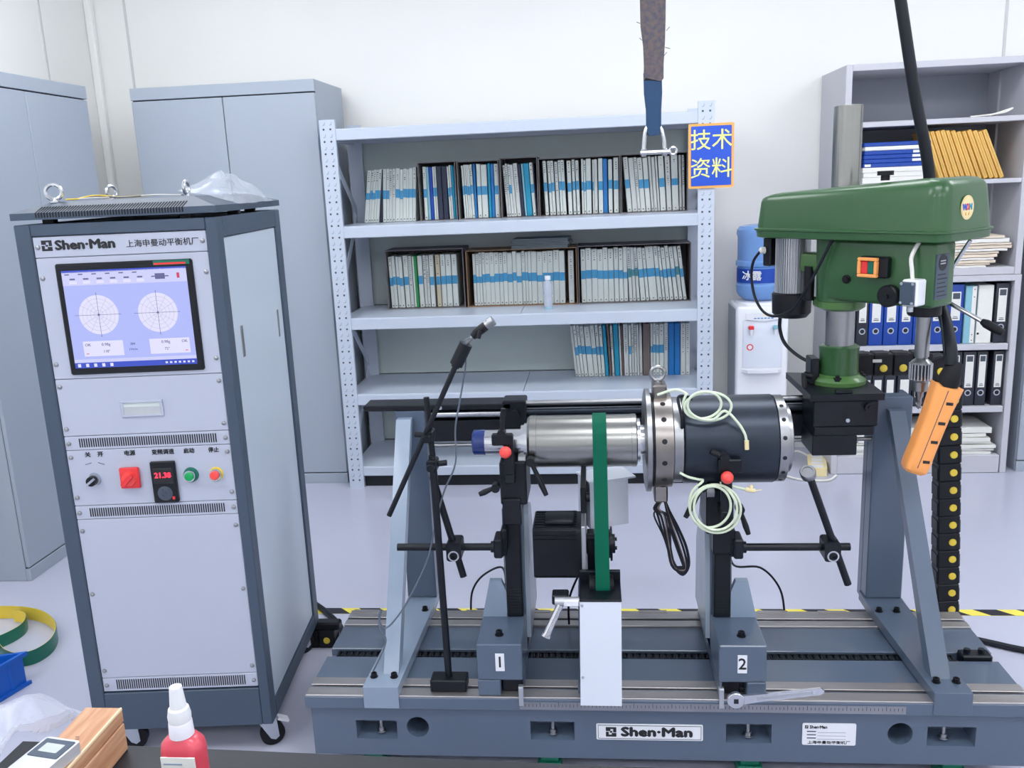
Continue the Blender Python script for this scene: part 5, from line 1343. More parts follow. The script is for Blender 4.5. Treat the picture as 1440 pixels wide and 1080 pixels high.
    a, c = sorted((e, f_)); box(b, a, c, 0.10, 0.17, rz - 0.028, rz + 0.028, 0.004); cyl(b, (X(0.075), 0.12, rz), (X(0.084), 0.12, rz), 0.016, None, 16); box(b, min(X(0.04), X(0.056)), max(X(0.04), X(0.056)), 0.12, 0.19, rz - 0.03, rz + 0.05, 0.004); t.part('rod_mount', b, 'black', rd)
    cx = rod2[1][0]
    b = B(); prism(b, rrect(-0.021, 0.021, -0.024, 0.030, 0.008), lambda u, w, q: (cx + u, q, rz + w), 0.075, 0.135); ckp = t.part('swivel_clamp', b, 'black', rd)
    b = B(); lathe(b, (cx + s * -0.0, 0.075, rz - 0.006), (0, -1, 0), [(0, 0.0155), (0.006, 0.0155), (0.006, 0.0115), (0.004, 0.0115)], 22, False); t.part('washer', b, 'steel', rd)
    b = B(); lathe(b, (cx, 0.0745, rz - 0.006), (0, -1, 0), [(0, 0.0112), (0.007, 0.0112), (0.007, 0.006), (0.003, 0.005), (0.003, 0)], 14); t.part('clamp_bolt', b, 'black', rd)
    b = B(); pts = [Vector((p[0], 0.098, p[1])) for p in (rod2[0], rod2[2])]; cyl(b, pts[0], pts[1], 0.0098, None, 16); r2 = t.part('sensor_rod', b, 'black')
    if rod2[3]:
        dd = (pts[1] - pts[0]).normalized(); p = pts[1]
        b = B(); lathe(b, p + Vector((-0.004, -0.004, 0.006)), (-0.25, -0.62, 0.75), [(-0.012, 0.020), (0.006, 0.021), (0.010, 0.019), (0.010, 0.014), (0.006, 0.013), (0.006, 0)], 24); t.part('sensor_disc', b, 'dullsteel', r2)
    return t
pedestal('gray roller pedestal with number 1 plate carrying the thin shaft end', -0.219, -1, 0.79, 0.034, '1',
         [((-0.279, 0.10, 0.842), (-0.325, 0.095, 0.823)), ((-0.182, 0.11, 0.912), (-0.142, 0.10, 0.817)), ((-0.258, 0.115, 0.99), (-0.250, 0.11, 1.06))],
         (-0.569, -0.270, 0.659), ((-0.382, 0.580), (-0.402, 0.659), (-0.452, 0.875), False), (0.956, 0.987, -0.286, -0.229), (-0.248, 0.942), 0.108)
pedestal('gray roller pedestal with number 2 plate carrying the large black cylinder', 0.312, 1, 0.70, 0.120, '2',
         [((0.276, 0.10, 0.838), (0.231, 0.095, 0.752)), ((0.374, 0.10, 0.775), (0.398, 0.095, 0.703)), ((0.326, 0.055, 0.934), (0.290, 0.050, 0.950))],
         (0.360, 0.671, 0.655), ((0.664, 0.556), (0.615, 0.655), (0.552, 0.868), True), (0.888, 0.925, 0.312, 0.372), (0.332, 0.882), 0.055)

# ================================================================ spindle being balanced
AX = (0, 0.20, 0.94)
t = spn = Thing('motor_spindle', 'steel motor spindle with flange ring and large black cylinder lying on the pedestals', 'spindle', 'M', (0.08, 0.20, 0.94))
def ring(name, prof, m, parent=None, seg=48):
    b = B(); lathe(b, (0, 0.20, 0.94), (1, 0, 0), prof, seg); return t.part(name, b, m, parent)
ring('blue_end_cap', [(-0.350, 0.030), (-0.346, 0.0355), (-0.314, 0.0362)], 'bluecap')
ring('shaft_neck', [(-0.314, 0.0345), (-0.255, 0.0345), (-0.254, 0.036), (-0.213, 0.036), (-0.212, 0.047), (-0.203, 0.047), (-0.203, 0.052), (-0.193, 0.052)], 'steel')
ring('spindle_body', [(-0.193, 0.068), (-0.186, 0.0735), (-0.168, 0.0735), (-0.1675, 0.0725), (0.092, 0.0725), (0.0925, 0.0735), (0.105, 0.0735), (0.108, 0.068)], 'satin', seg=64)
ring('end_collar', [(0.108, 0.060), (0.116, 0.060), (0.116, 0.042), (0.128, 0.042)], 'steel')
ring('flange_disc', [(0.128, 0.130), (0.131, 0.1425), (0.143, 0.1425), (0.144, 0.138)], 'dullsteel', seg=64)
ring('groove_ring', [(0.1435, 0.1), (0.1435, 0.130), (0.1505, 0.130), (0.1505, 0.1)], 'black', seg=64)
b = B(); lathe(b, (0, 0.20, 0.94), (1, 0, 0), [(0.150, 0.126), (0.152, 0.131), (0.199, 0.131), (0.201, 0.126)], 64)
box(b, 0.151, 0.188, 0.165, 0.235, 1.05, 1.102, 0.004); box(b, 0.153, 0.190, 0.165, 0.235, 0.768, 0.83, 0.004)
cr = t.part('clamp_ring', b, 'rusty')
eyebolt(t, 0.166, 0.20, 1.101, 0.0185, cr, 0.1, 'dullsteel')
s = B(); lathe(s, (0, 0, 0), (0, -1, 0), [(0, 0.0072), (0.0016, 0.0072), (0.0016, 0)], 14)
rots = []; sp = []
for k, a in enumerate((-62, -38, -12, 14, 40, 63)):
    a = math.radians(a)
    sp.append((0.175, 0.20 - 0.1298 * math.cos(a), 0.94 + 0.1298 * math.sin(a))); rots.append((-a, 0, 0))
t.copies('ring_screw', s, 'dark', sp, cr, rots)
ring('inner_ring', [(0.201, 0.112), (0.203, 0.1175), (0.226, 0.1175), (0.229, 0.114)], 'dullsteel')
bc = ring('black_cylinder', [(0.229, 0.116), (0.232, 0.1205), (0.470, 0.1205), (0.473, 0.118)], 'blackcyl', seg=64)
er = ring('silver_end_ring', [(0.473, 0.114), (0.475, 0.1185), (0.498, 0.1185), (0.500, 0.110)], 'dullsteel', seg=64)
ring('end_flange', [(0.500, 0.094), (0.513, 0.094), (0.515, 0.090), (0.515, 0.05)], 'dullsteel')
sp = []; rots = []
for a in (-56, -34, -10, 16, 40, 62):
    a = math.radians(a); sp.append((0.486, 0.20 - 0.1173 * math.cos(a), 0.94 + 0.1173 * math.sin(a))); rots.append((-a, 0, 0))
t.copies('ring_screw', s := to_mesh and (lambda q: (lathe(q, (0, 0, 0), (0, -1, 0), [(0, 0.0058), (0.0016, 0.0058), (0.0016, 0)], 12), q)[1])(B()), 'dark', sp, er, rots)
b = B(); tube(b, smooth([(0.222, 0.10, 1.00), (0.220, 0.088, 1.035), (0.213, 0.115, 1.075), (0.225, 0.12, 1.083), (0.25, 0.125, 1.072)], 5), 0.004, 8); t.part('short_black_wire', b, 'cable')
# pale air tubes and the bundle of black leads belonging to the spindle
def loops(cx, cz, rx, rz, y, n, wob, a0, turns, dy):
    P = []
    for k in range(int(n * turns) + 1):
        a = a0 + 2 * PI * k / n
        q = k / n
        f_ = 1 + wob * math.sin(q * 2.3 + 0.4) - 0.06 * q
        P.append((cx + 0.007 * math.sin(q * 2.9) + rx * f_ * math.cos(a), y + dy * math.sin(k * 0.31) - 0.003 * q, cz + 0.006 * math.cos(q * 3.7) + rz * f_ * math.sin(a)))
    return P
b = B()
P = loops(0.280, 1.066, 0.056, 0.042, 0.082, 20, 0.09, 2.6, 2.4, 0.006)
tube(b, smooth([(0.16, 0.115, 1.088), (0.205, 0.10, 1.105), (0.232, 0.09, 1.096)] + P[::2] + [(0.33, 0.082, 1.05), (0.362, 0.078, 1.02), (0.380, 0.074, 0.99), (0.385, 0.072, 0.968)], 4), 0.0036, 8)
tt = t.part('upper_air_tube', b, 'tube')
b = B(); cyl(b, (0.385, 0.072, 0.972), (0.386, 0.072, 0.948), 0.0058, None, 12); t.part('tube_fitting', b, 'cream', tt)
b = B()
P = loops(0.299, 0.795, 0.062, 0.070, 0.060, 20, 0.08, 2.0, 2.8, 0.006)
tube(b, smooth([(0.215, 0.085, 0.882), (0.235, 0.08, 0.872), (0.262, 0.075, 0.866)] + P[::2] + [(0.32, 0.066, 0.86), (0.355, 0.066, 0.848), (0.385, 0.066, 0.840)], 4), 0.0036, 8)
tt = t.part('lower_air_tube', b, 'tube')
b = B(); tube(b, [(0.383, 0.066, 0.841), (0.408, 0.066, 0.836)], [0.006, 0.005], 10); box(b, 0.394, 0.402, 0.062, 0.070, 0.838, 0.852, 0.001); tube(b, [(0.408, 0.066, 0.836), (0.425, 0.066, 0.839)], 0.0012, 6); t.part('tube_fitting', b, 'cream', tt)
for k in range(6):
    dx = 0.0068 * k + random.uniform(-0.003, 0.003)
    b = B(); w_ = 0.012 * math.sin(k * 2.1)
    tube(b, smooth([(0.172 + 0.003 * k, 0.19, 0.775), (0.165 - 0.006 * (k % 3), 0.185, 0.745), (0.158 - 0.008 * (k == 0) + dx, 0.18, 0.725), (0.178 + dx * 0.6, 0.18, 0.66), (0.205 + w_ * 0.4, 0.18, 0.575 + 0.005 * (k % 2)), (0.232, 0.18, 0.545 + 0.005 * k), (0.252 - dx * 0.6, 0.18, 0.575), (0.246 - dx, 0.18, 0.63), (0.222 - dx * 0.8, 0.18, 0.69), (0.198 - dx * 0.3, 0.185, 0.735), (0.182, 0.19, 0.772)], 5), 0.0034 if k else 0.0026, 7)
    t.part('lead', b, 'cable' if k != 3 else 'bookr')

# ================================================================ belt drive with tensioner
t = Thing('belt_drive', 'belt drive unit with black motor, silver plate and white tensioner cover on the bed', 'belt drive', 'M', (0.0, 0.15, ZT))
b = B(); box(b, -0.068, 0.048, 0.02, 0.46, ZT + 0.0005, ZT + 0.03, 0.003); box(b, -0.064, -0.034, 0.10, 0.40, ZT + 0.03, 0.52, 0.003); t.part('base', b, 'mach')
b = B(); prism(b, [(-0.061, 0.262), (0.050, 0.262), (0.053, 0.566), (-0.056, 0.566)], XZ, -0.030, 0.095); wc = t.part('white_cover', b, 'white')
s = B(); lathe(s, (0, 0, 0), (0, -1, 0), [(0, 0.0042), (0.002, 0.0036), (0.0025, 0)], 12); t.copies('cover_screw', s, 'zinc', [(-0.050, -0.030, 0.556), (-0.053, -0.030, 0.346)], wc)
b = B(); box(b, -0.057, 0.054, -0.030, 0.10, 0.5665, 0.572, 0.001); box(b, -0.057, 0.054, 0.085, 0.10, 0.572, 0.60, 0.001); t.part('cover_top', b, 'black', wc)
b = B(); cyl(b, (-0.030, 0.055, 0.575), (0.035, 0.055, 0.575), 0.026, None, 28); cyl(b, (-0.022, 0.055, 0.575), (-0.018, 0.055, 0.575), 0.029, None, 28); cyl(b, (0.026, 0.055, 0.575), (0.030, 0.055, 0.575), 0.029, None, 28); t.part('tension_roller', b, 'rubber')
b = B(); box(b, -0.05, -0.038, 0.10, 0.40, 0.50, 0.725, 0.002); pl = t.part('motor_plate', b, 'alu')
b = B(); box(b, -0.052, -0.036, 0.20, 0.40, 0.725, 0.80, 0.002); t.part('plate_extension', b, 'black', pl)
b = B(); cy0, cz0 = 0.25, 0.612
prism(b, rrect(cy0 - 0.076, cy0 + 0.076, cz0 - 0.076, cz0 + 0.076, 0.014), lambda u, w, q: (q, u, w), -0.190, -0.0505)
mt = t.part('motor', b, 'black')
b = B(); [box(b, -0.186, -0.066, cy0 - 0.0795, cy0 + 0.0795, z - 0.003, z + 0.003) for z in (0.655, 0.667, 0.679)]; [box(b, -0.186, -0.066, y - 0.003, y + 0.003, cz0 - 0.0785, cz0 + 0.0785) for y in (0.19, 0.21, 0.23, 0.25, 0.27, 0.29, 0.31)]; t.part('cooling_fins', b, 'black', mt)
b = B(); box(b, -0.158, -0.072, 0.20, 0.28, 0.685, 0.702, 0.006, 2); t.part('terminal_box', b, 'black', mt)
b = B(); cyl(b, (-0.038, cy0, cz0), (-0.012, cy0, cz0), 0.030, None, 24); cyl(b, (-0.014, cy0, cz0), (0.030, cy0, cz0), 0.042, None, 32); cyl(b, (0.030, cy0, cz0), (0.036, cy0, cz0), 0.050, None, 32); cyl(b, (0.036, cy0, cz0), (0.044, cy0, cz0), 0.028, None, 20); pu = t.part('pulley', b, 'black')
s = B(); lathe(s, (0, 0, 0), (1, 0, 0), [(0, 0.0055), (0.006, 0.0055), (0.006, 0)], 8); t.copies('pulley_screw', s, 'black', [(0.0435, cy0 + 0.018 * math.cos(a), cz0 + 0.018 * math.sin(a)) for a in (0.4, 1.97, 3.54, 5.1)], pu)
b = B(); box(b, -0.036, -0.014, 0.16, 0.20, 0.56, 0.68, 0.003); cyl(b, (-0.036, 0.17, 0.665), (-0.015, 0.17, 0.665), 0.012, None, 14); cyl(b, (-0.036, 0.16, 0.555), (-0.010, 0.16, 0.555), 0.016, None, 14); cyl(b, (-0.036, 0.20, 0.775), (-0.025, 0.20, 0.775), 0.014, None, 12); t.part('idler_bracket', b, 'black')
b = B(); box(b, -0.130, -0.086, -0.012, 0.03, 0.548, 0.575, 0.003); hb = t.part('handle_mount', b, 'black')
b = B(); cyl(b, (-0.122, -0.014, 0.560), (-0.057, -0.014, 0.560), 0.0125, None, 18); hs = t.part('lever_shaft', b, 'alu')
b = B(); box(b, -0.098, -0.060, -0.0275, -0.012, 0.5525, 0.5675, 0.001); t.part('shaft_label', b, 'whitep', hs)
b = B(); cyl(b, (-0.108, -0.020, 0.553), (-0.145, -0.045, 0.482), 0.0095, 0.0105, 18); cyl(b, (-0.145, -0.045, 0.482), (-0.1485, -0.0475, 0.475), 0.013, None, 18); t.part('lever', b, 'steel')
# white sensor box, turned a little
ca, sa = math.cos(0.38), math.sin(0.38)
RB = lambda u, w, q: (-0.024 + u * ca - w * sa, 0.262 + u * sa + w * ca, q)
b = B(); prism(b, [(0, 0.004), (0.120, 0.004), (0.120, 0.10), (0, 0.10)], RB, 0.650, 0.790); wb = t.part('sensor_box', b, 'white')
b = B(); prism(b, [(-0.003, 0.0), (0.143, 0.0), (0.143, 0.105), (-0.003, 0.105)], RB, 0.7905, 0.796); t.part('box_lid', b, 'white', wb)
b = B(); tube(b, smooth([(-0.043, 0.40, 0.49), (-0.07, 0.40, 0.44), (-0.10, 0.40, 0.36), (-0.103, 0.41, 0.27)], 5), 0.0035, 7); t.part('motor_cable', b, 'cable')
# the belt itself: hull of the three pulleys
pts = []
for (y, z, r) in ((0.20, 0.94, 0.0752), (0.055, 0.575, 0.0275), (0.25, 0.612, 0.0435)):
    pts += [(y + r * math.cos(2 * PI * k / 72), z + r * math.sin(2 * PI * k / 72)) for k in range(72)]
pts.sort()
def half(P):
    H = []
    for p in P:
        while len(H) >= 2 and (H[-1][0] - H[-2][0]) * (p[1] - H[-2][1]) - (H[-1][1] - H[-2][1]) * (p[0] - H[-2][0]) <= 0: H.pop()
        H.append(p)
    return H
hull = half(pts)[:-1] + half(pts[::-1])[:-1]
b = B()
n = len(hull)
def off(i, d_):
    a = Vector(hull[i - 1]); c = Vector(hull[(i + 1) % n]); tn = (c - a).normalized(); return (hull[i][0] + tn.y * d_, hull[i][1] - tn.x * d_)
R = [[b.verts.new((x, *off(i, d_))) for x, d_ in ((-0.0135, 0), (0.0245, 0), (0.0245, 0.002), (-0.0135, 0.002))] for i in range(n)]
for i in range(n):
    j = (i + 1) % n
    for k in range(4): b.faces.new((R[i][k], R[i][(k + 1) % 4], R[j][(k + 1) % 4], R[j][k]))
solo('drive_belt', 'wide green flat belt looped over the steel spindle body', 'belt', 'M', (0.005, 0.16, 0.56), b, 'belt')

# ================================================================ magnetic stand with photo sensor
t = Thing('sensor_stand', 'black magnetic base stand with slanted rods and sensor head, left on the bed', 'sensor stand', 'M', (-0.43, 0.05, ZT))
b = B(); box(b, -0.482, -0.380, 0.022, 0.075, ZT, 0.300, 0.003); t.part('magnetic_base', b, 'black')
b = B(); cyl(b, (-0.4325, 0.050, 0.298), (-0.440, 0.050, 0.95), 0.0100, None, 16); t.part('main_pole', b, 'black')
b = B(); cyl(b, (-0.437, 0.058, 0.88), (-0.447, 0.058, 1.108), 0.0078, None, 14); t.part('upper_pole', b, 'black')
for x, z, sx in ((-0.440, 0.925, 1), (-0.445, 1.005, -1)):
    b = B(); box(b, x - 0.014, x + 0.014, 0.030, 0.075, z - 0.016, z + 0.016, 0.004); cyl(b, (x, 0.052, z), (x + sx * 0.038, 0.052, z + 0.004), 0.008, None, 12); cyl(b, (x, 0.030, z), (x, 0.012, z), 0.010, None, 12); t.part('cross_clamp', b, 'black')
b = B(); cyl(b, (-0.565, 0.035, 0.787), (-0.352, 0.035, 1.212), 0.0072, None, 14); arm = t.part('sensor_arm', b, 'black')
b = B(); cyl(b, (-0.359, 0.035, 1.198), (-0.330, 0.035, 1.252), 0.0175, None, 20); cyl(b, (-0.362, 0.035, 1.192), (-0.359, 0.035, 1.198), 0.011, None, 16); t.part('arm_sleeve', b, 'black', arm)
b = B(); cyl(b, (-0.330, 0.035, 1.252), (-0.305, 0.035, 1.277), 0.0052, None, 12); hd = t.part('sensor_neck', b, 'dullsteel')
b = B(); tube(b, [(-0.312, 0.035, 1.270), (-0.300, 0.035, 1.281), (-0.279, 0.035, 1.296), (-0.268, 0.035, 1.304)], [0.009, 0.0125, 0.0125, 0.0125], 14); cyl(b, (-0.290, 0.022, 1.287), (-0.296, 0.02, 1.268), 0.006, None, 10); t.part('sensor_head', b, 'blackp', hd)
b = B(); cyl(b, (-0.276, 0.035, 1.298), (-0.257, 0.035, 1.311), 0.0128, None, 18); t.part('sensor_lens', b, 'dullsteel', hd)
b = B(); tube(b, smooth([(-0.318, 0.03, 1.268), (-0.330, 0.025, 1.262), (-0.336, 0.03, 1.24), (-0.338, 0.06, 1.19), (-0.362, 0.08, 1.09), (-0.380, 0.09, 1.01), (-0.385, 0.09, 0.914), (-0.421, 0.085, 0.833), (-0.453, 0.09, 0.729), (-0.484, 0.09, 0.623), (-0.554, 0.09, 0.493), (-0.612, 0.09, 0.425), (-0.632, 0.09, 0.455), (-0.622, 0.09, 0.482), (-0.632, 0.085, 0.43), (-0.615, 0.085, 0.385), (-0.655, 0.08, 0.30), (-0.68, 0.1, 0.268)], 6), 0.0024, 6); t.part('sensor_cable', b, 'cablegray')

# ================================================================ loose items on the bed and leads behind it
t = Thing('ratchet_wrench', 'chrome ring wrench lying across the bed in front of pedestal 2', 'wrench', 'M', (0.45, -0.02, ZT))
b = B(); ang = math.radians(8)
WR = lambda u, w, q: (0.352 + u * math.cos(ang) - w * math.sin(ang), q, 0.281 + u * math.sin(ang) + w * math.cos(ang))
prism(b, [(0.014, -0.013), (0.06, -0.0105), (0.222, -0.0095), (0.230, 0.0), (0.222, 0.0095), (0.06, 0.0105), (0.014, 0.013)], WR, -0.030, -0.023); hn = t.part('handle', b, 'steel')
b = B(); prism(b, rrect(0.055, 0.20, -0.0045, 0.0045, 0.003), WR, -0.0308, -0.029); t.part('handle_groove', b, 'alu', hn)
b = B(); lathe(b, (0.352, -0.032, 0.281), (0, 1, 0), [(0, 0.021), (0.002, 0.023), (0.012, 0.023), (0.014, 0.021)], 28); t.part('ratchet_head', b, 'steel')
b = B(); box(b, 0.346, 0.358, -0.0335, -0.031, 0.275, 0.287); t.part('square_socket', b, 'dark')
b = B(); tube(b, smooth([(0.377, 0.30, 0.60), (0.432, 0.55, 0.407), (0.518, 0.56, 0.394), (0.576, 0.56, 0.332), (0.596, 0.555, 0.254), (0.60, 0.56, 0.12), (0.58, 0.57, 0.006)], 7), 0.0036, 7)
solo('sensor_lead', 'thin black lead arching right of pedestal 2 down behind the bed', 'cable', 'M', (0.58, 0.57, 0), b, 'cable')
b = B(); tube(b, smooth([(-0.285, 0.30, 0.45), (-0.326, 0.55, 0.401), (-0.389, 0.56, 0.370), (-0.428, 0.56, 0.319), (-0.439, 0.555, 0.251), (-0.44, 0.56, 0.12), (-0.42, 0.57, 0.006)], 7), 0.0036, 7)
solo('sensor_lead', 'thin black lead arching left of pedestal 1 down behind the bed', 'cable', 'M', (-0.42, 0.57, 0), b, 'cable')
b = B(); tube(b, smooth([(1.20, 0.86, 0.012), (1.336, 0.782, 0.012), (1.441, 0.725, 0.012), (1.6, 0.66, 0.012), (1.9, 0.62, 0.012)], 6), 0.011, 10)
solo('floor_cable', 'thick black cable lying on the floor at the right of the bed', 'cable', 'M', (1.5, 0.7, 0), b, 'cable')
b = B(); tube(b, smooth([(-1.22, 1.1, 0.02), (-1.14, 1.04, 0.012), (-1.06, 0.95, 0.012), (-0.985, 0.84, 0.012), (-0.95, 0.7, 0.012), (-0.94, 0.5, 0.012)], 6), 0.0115, 10)
solo('floor_cable', 'thick black cable crossing the hazard tape behind the control cabinet', 'cable', 'M', (-1.06, 0.95, 0), b, 'cable')
t = Thing('floor_chain', 'black drag chain end with yellow cap on the floor behind the cabinet', 'cable chain', 'M', (-1.0, 0.75, 0))
for k in range(4):
    o = bpy.data.objects.new('link', lm); COL.objects.link(o); o.parent = t.o
    o.location = (-0.01 - 0.062 * k, 0.0, 0.0345); o.rotation_euler = (0, PI / 2, 0)
    if k == 0:
        c = bpy.data.objects.new('yellow_cap', cm); COL.objects.link(c); c.parent = o; c.location = (0.004, -0.022, 0)
b = B(); box(b, -1.24, -0.96, 0.732, 0.775, 0.068, 0.098, 0.006); t.part('upper_run', b, 'blackp')

# ================================================================ blue crate and flat belt on the floor at the left
t = Thing('blue_crate', 'blue plastic crate on the floor at the left edge of the photo', 'crate', 'M', (-2.17, 0.3, 0))
fn = lambda u, w, q: (-2.012 + u * 0.95 + w * 0.29, 0.462 - u * -0.29 + w * 0.95, q)
b = B()
prism(b, [(-0.30, -0.36), (-0.004, -0.36), (-0.004, 0.0), (-0.30, 0.0)], fn, 0.001, 0.008)
for q in ((-0.006, 0, -0.36, 0), (-0.30, -0.294, -0.36, 0), (-0.294, -0.006, -0.006, 0), (-0.294, -0.006, -0.36, -0.354)):
    prism(b, [(q[0], q[2]), (q[1], q[2]), (q[1], q[3]), (q[0], q[3])], fn, 0.008, 0.118)
t.part('shell', b, 'crate')
b = B()
for q in ((-0.004, 0.010, -0.37, 0.01), (-0.31, -0.296, -0.37, 0.01), (-0.296, -0.004, -0.004, 0.010), (-0.296, -0.004, -0.37, -0.356)):
    prism(b, [(q[0], q[2]), (q[1], q[2]), (q[1], q[3]), (q[0], q[3])], fn, 0.108, 0.124)
t.part('rim', b, 'crate')
b = B()
for k in range(4): prism(b, [(0, -0.33 + 0.09 * k), (0.006, -0.33 + 0.09 * k), (0.006, -0.322 + 0.09 * k), (0, -0.322 + 0.09 * k)], fn, 0.01, 0.108)
prism(b, [(0, -0.36), (0.010, -0.36), (0.010, 0.008), (0, 0.008)], fn, 0.001, 0.014)
t.part('ribs', b, 'crate')
def band(pts, h, zoff):
    # flat belt standing on edge: inner and outer skins of different colour
    P = smooth(pts, 8)
    bi, bo = B(), B()
    for bm, d0, d1 in ((bi, 0.0, 0.0012), (bo, 0.0012, 0.0026)):
        R = []
        for i, p in enumerate(P):
            tn = (P[min(i + 1, len(P) - 1)] - P[max(i - 1, 0)]); nn = Vector((tn.y, -tn.x, 0)).normalized()
            R.append([bm.verts.new(p + nn * d_ + Vector((0, 0, zz_))) for d_, zz_ in ((d0, 0), (d1, 0), (d1, h), (d0, h))])
        for a, c in zip(R, R[1:]):
            for k in range(4): bm.faces.new((a[k], a[(k + 1) % 4], c[(k + 1) % 4], c[k]))
    return bi, bo
t = Thing('flat_belt', 'loose flat belt, yellow inside and green outside, curled on the floor by the crate', 'belt', 'M', (-2.15, 0.75, 0))
bi, bo = band([(-2.56, 0.86, 0.003), (-2.44, 0.94, 0.003), (-2.26, 0.92, 0.003), (-2.12, 0.82, 0.003), (-2.055, 0.70, 0.003), (-2.06, 0.61, 0.003), (-2.11, 0.575, 0.003), (-2.18, 0.60, 0.003), (-2.25, 0.66, 0.003)], 0.055, 0)
bi2, bo2 = band([(-2.64, 0.70, 0.003), (-2.52, 0.62, 0.003), (-2.38, 0.62, 0.003), (-2.285, 0.70, 0.003), (-2.25, 0.80, 0.003), (-2.29, 0.89, 0.003), (-2.36, 0.915, 0.003)], 0.05, 0)
t.part('green_face', bi, 'greend'); t.part('yellow_face', bo, 'yellow'); t.part('yellow_face', bi2, 'yellow'); t.part('green_face', bo2, 'greend')
b = B()
P = smooth([(-2.16, 0.60, 0.075), (-2.18, 0.54, 0.10), (-2.20, 0.47, 0.1285), (-2.24, 0.38, 0.130), (-2.30, 0.30, 0.1285)], 6)
for p, q in zip(P, P[1:]):
    q4(b, [tuple(p + Vector((-0.028, -0.008, 0))), tuple(p + Vector((0.028, 0.008, 0))), tuple(q + Vector((0.028, 0.008, 0))), tuple(q + Vector((-0.028, -0.008, 0)))])
bmesh.ops.remove_doubles(b, verts=b.verts[:], dist=1e-5); t.part('belt_tail', b, 'yellow')

# ================================================================ dark workbench in the foreground and what lies on it
TZ = 0.80
t = Thing('workbench', 'dark gray workbench top along the bottom edge of the photo', 'workbench', 'M', (-0.2, -1.4, 0))
tf = lambda u, w, q: (-0.715 + u + w * 0.035, -0.998 - u * 0.037 + w, q)
b = B(); prism(b, [(-0.225, -0.85), (1.35, -0.85), (1.35, 0.0), (-0.225, 0.0)], tf, 0.762, TZ); tp = t.part('top', b, 'table')
b = B(); prism(b, [(-0.225, 0.0), (1.35, 0.0), (1.35, 0.0012), (-0.225, 0.0012)], tf, 0.765, TZ - 0.001); t.part('edge_strip', b, 'alu', tp)
for u in (-0.19, 1.29):
    for w in (-0.81, -0.06):
        b = B(); prism(b, [(u - 0.022, w - 0.022), (u + 0.022, w - 0.022), (u + 0.022, w + 0.022), (u - 0.022, w + 0.022)], tf, 0.0, 0.762); t.part('leg', b, 'black')
t = Thing('wooden_case', 'small hinged wooden case on the workbench with a metal clasp', 'case', 'M', (-0.785, -1.15, TZ))
b = B(); box(b, -0.813, -0.752, -1.34, -1.005, TZ + 0.0005, 0.848, 0.002); t.part('case_body', b, 'wood')
b = B(); box(b, -0.813, -0.752, -1.34, -1.005, 0.8495, 0.874, 0.002); cl = t.part('lid', b, 'wood')
b = B(); box(b, -0.7545, -0.7512, -1.338, -1.007, 0.8705, 0.8752, 0.0006); t.part('worn_edge', b, 'woode', cl)
b = B(); box(b, -0.7525, -0.7485, -1.20, -1.178, 0.838, 0.862, 0.001); cyl(b, (-0.7495, -1.20, 0.85), (-0.7495, -1.178, 0.85), 0.004, None, 10); t.part('clasp', b, 'zinc')
b = B(); [box(b, x, x + 0.006, y, y + 0.0012, 0.8738, 0.8745) for x, y in ((-0.795, -1.09), (-0.788, -1.094), (-0.781, -1.088), (-0.790, -1.10), (-0.797, -1.107), (-0.784, -1.083))]; t.part('scratch_marks', b, 'bookr', cl)
t = Thing('digital_gauge', 'silver digital gauge with small LCD lying on the wooden case', 'gauge', 'M', (-0.79, -1.16, 0.875))
gf = lambda u, w, q: (-0.787 + u * 0.985 + w * 0.17, -1.155 - u * 0.17 + w * 0.985, q)
b = B(); prism(b, rrect(-0.029, 0.029, -0.075, 0.042, 0.005), gf, 0.8750, 0.893); gb = t.part('body', b, 'silverp')
b = B(); prism(b, rrect(-0.025, 0.025, -0.002, 0.037, 0.002), gf, 0.893, 0.894); bz = t.part('display_frame', b, 'cabframe', gb)
b = B(); prism(b, rrect(-0.0155, 0.0155, 0.008, 0.027, 0.001), gf, 0.894, 0.8946); t.part('display', b, 'lcd', gb)
t = Thing('glue_bottle', 'red glue bottle with white conical cap on the workbench', 'bottle', 'M', (-0.572, -1.165, TZ))
gx, gy = -0.572, -1.165
b = B()
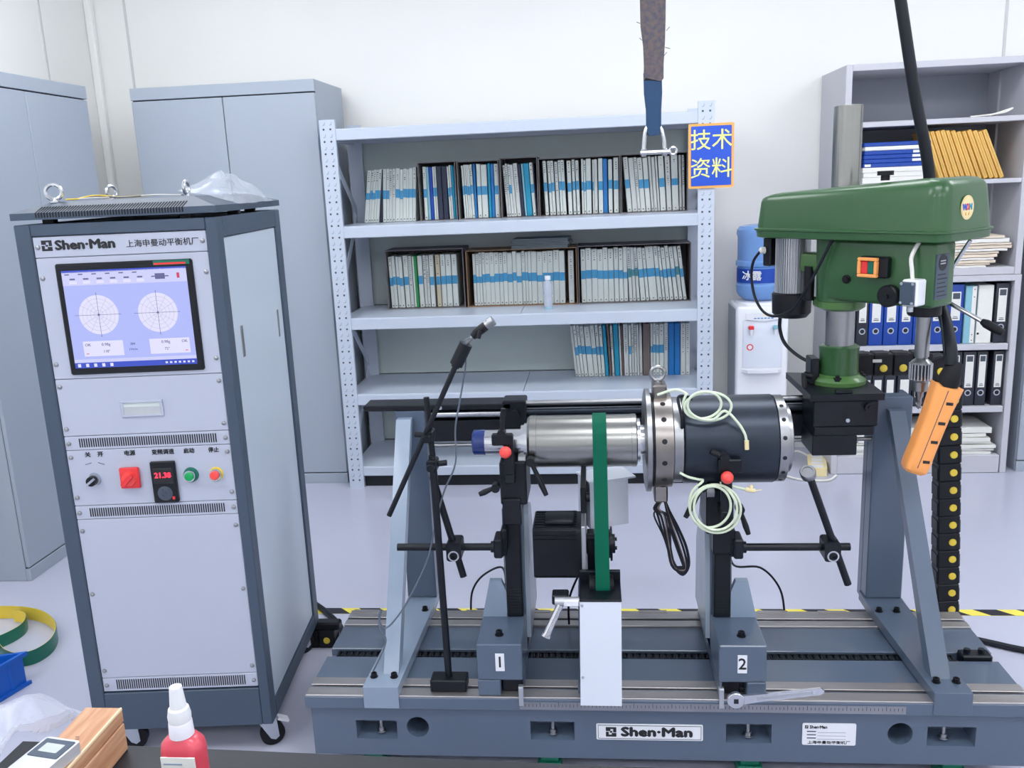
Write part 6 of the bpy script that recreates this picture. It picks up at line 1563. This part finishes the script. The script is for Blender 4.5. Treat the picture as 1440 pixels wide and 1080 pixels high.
loft(b, [[(gx + u, gy + w, z) for u, w in rrect(-hx, hx, -hy, hy, min(hx, hy) * 0.85, 5)] for z, hx, hy in ((TZ + 0.0005, 0.027, 0.017), (TZ + 0.004, 0.030, 0.020), (TZ + 0.118, 0.030, 0.020), (TZ + 0.129, 0.028, 0.018), (TZ + 0.137, 0.020, 0.015), (TZ + 0.139, 0.015, 0.014))]); bb = t.part('bottle_body', b, 'redb', sharp=60)
b = B(); box(b, gx - 0.024, gx + 0.024, gy - 0.0212, gy - 0.019, TZ + 0.03, TZ + 0.117, 0.0005); lbq = t.part('label', b, 'paper', bb)
b = B(); [box(b, gx - 0.020, gx + (0.018 if k % 3 else 0.006), gy - 0.0218, gy - 0.021, TZ + 0.106 - 0.009 * k, TZ + 0.1085 - 0.009 * k) for k in range(7)]; t.part('label_print', b, 'emboss', lbq, kind='stuff')
b = B(); lathe(b, (gx, gy, TZ + 0.139), (0, 0, 1), [(0, 0.0165), (0.02, 0.0155), (0.022, 0.0145)], 24); t.part('neck_ring', b, 'capw')
b = B(); lathe(b, (gx, gy, TZ + 0.161), (0, 0, 1), [(0, 0.0150), (0.008, 0.0155), (0.018, 0.0135), (0.020, 0.0110), (0.048, 0.0085), (0.050, 0.0080), (0.0505, 0.0)], 24); t.part('cap', b, 'whitep')
def filmf(i, j):
    u, v = i, j
    x = -1.12 + 0.345 * u - 0.08 * v * (1 - u)
    y = -1.32 + 0.42 * v - 0.05 * u
    z = TZ + 0.006 + 0.115 * math.sin(PI * min(1, v * 0.8 + 0.12)) * (0.55 + 0.45 * u) + 0.05 * MN.noise((u * 4, v * 3.2, 9)) + 0.022 * MN.noise((u * 10, v * 8, 4))
    if x > -0.835 and y < -0.985: x = -0.835 + (x + 0.835) * 0.1
    return (min(x, -0.818), y, max(z, TZ + 0.003))
solo('plastic_sheet', 'crumpled translucent plastic sheet on the workbench left of the wooden case', 'plastic sheet', 'M', (-0.95, -1.1, TZ), sheet(34, 34, filmf), 'film')
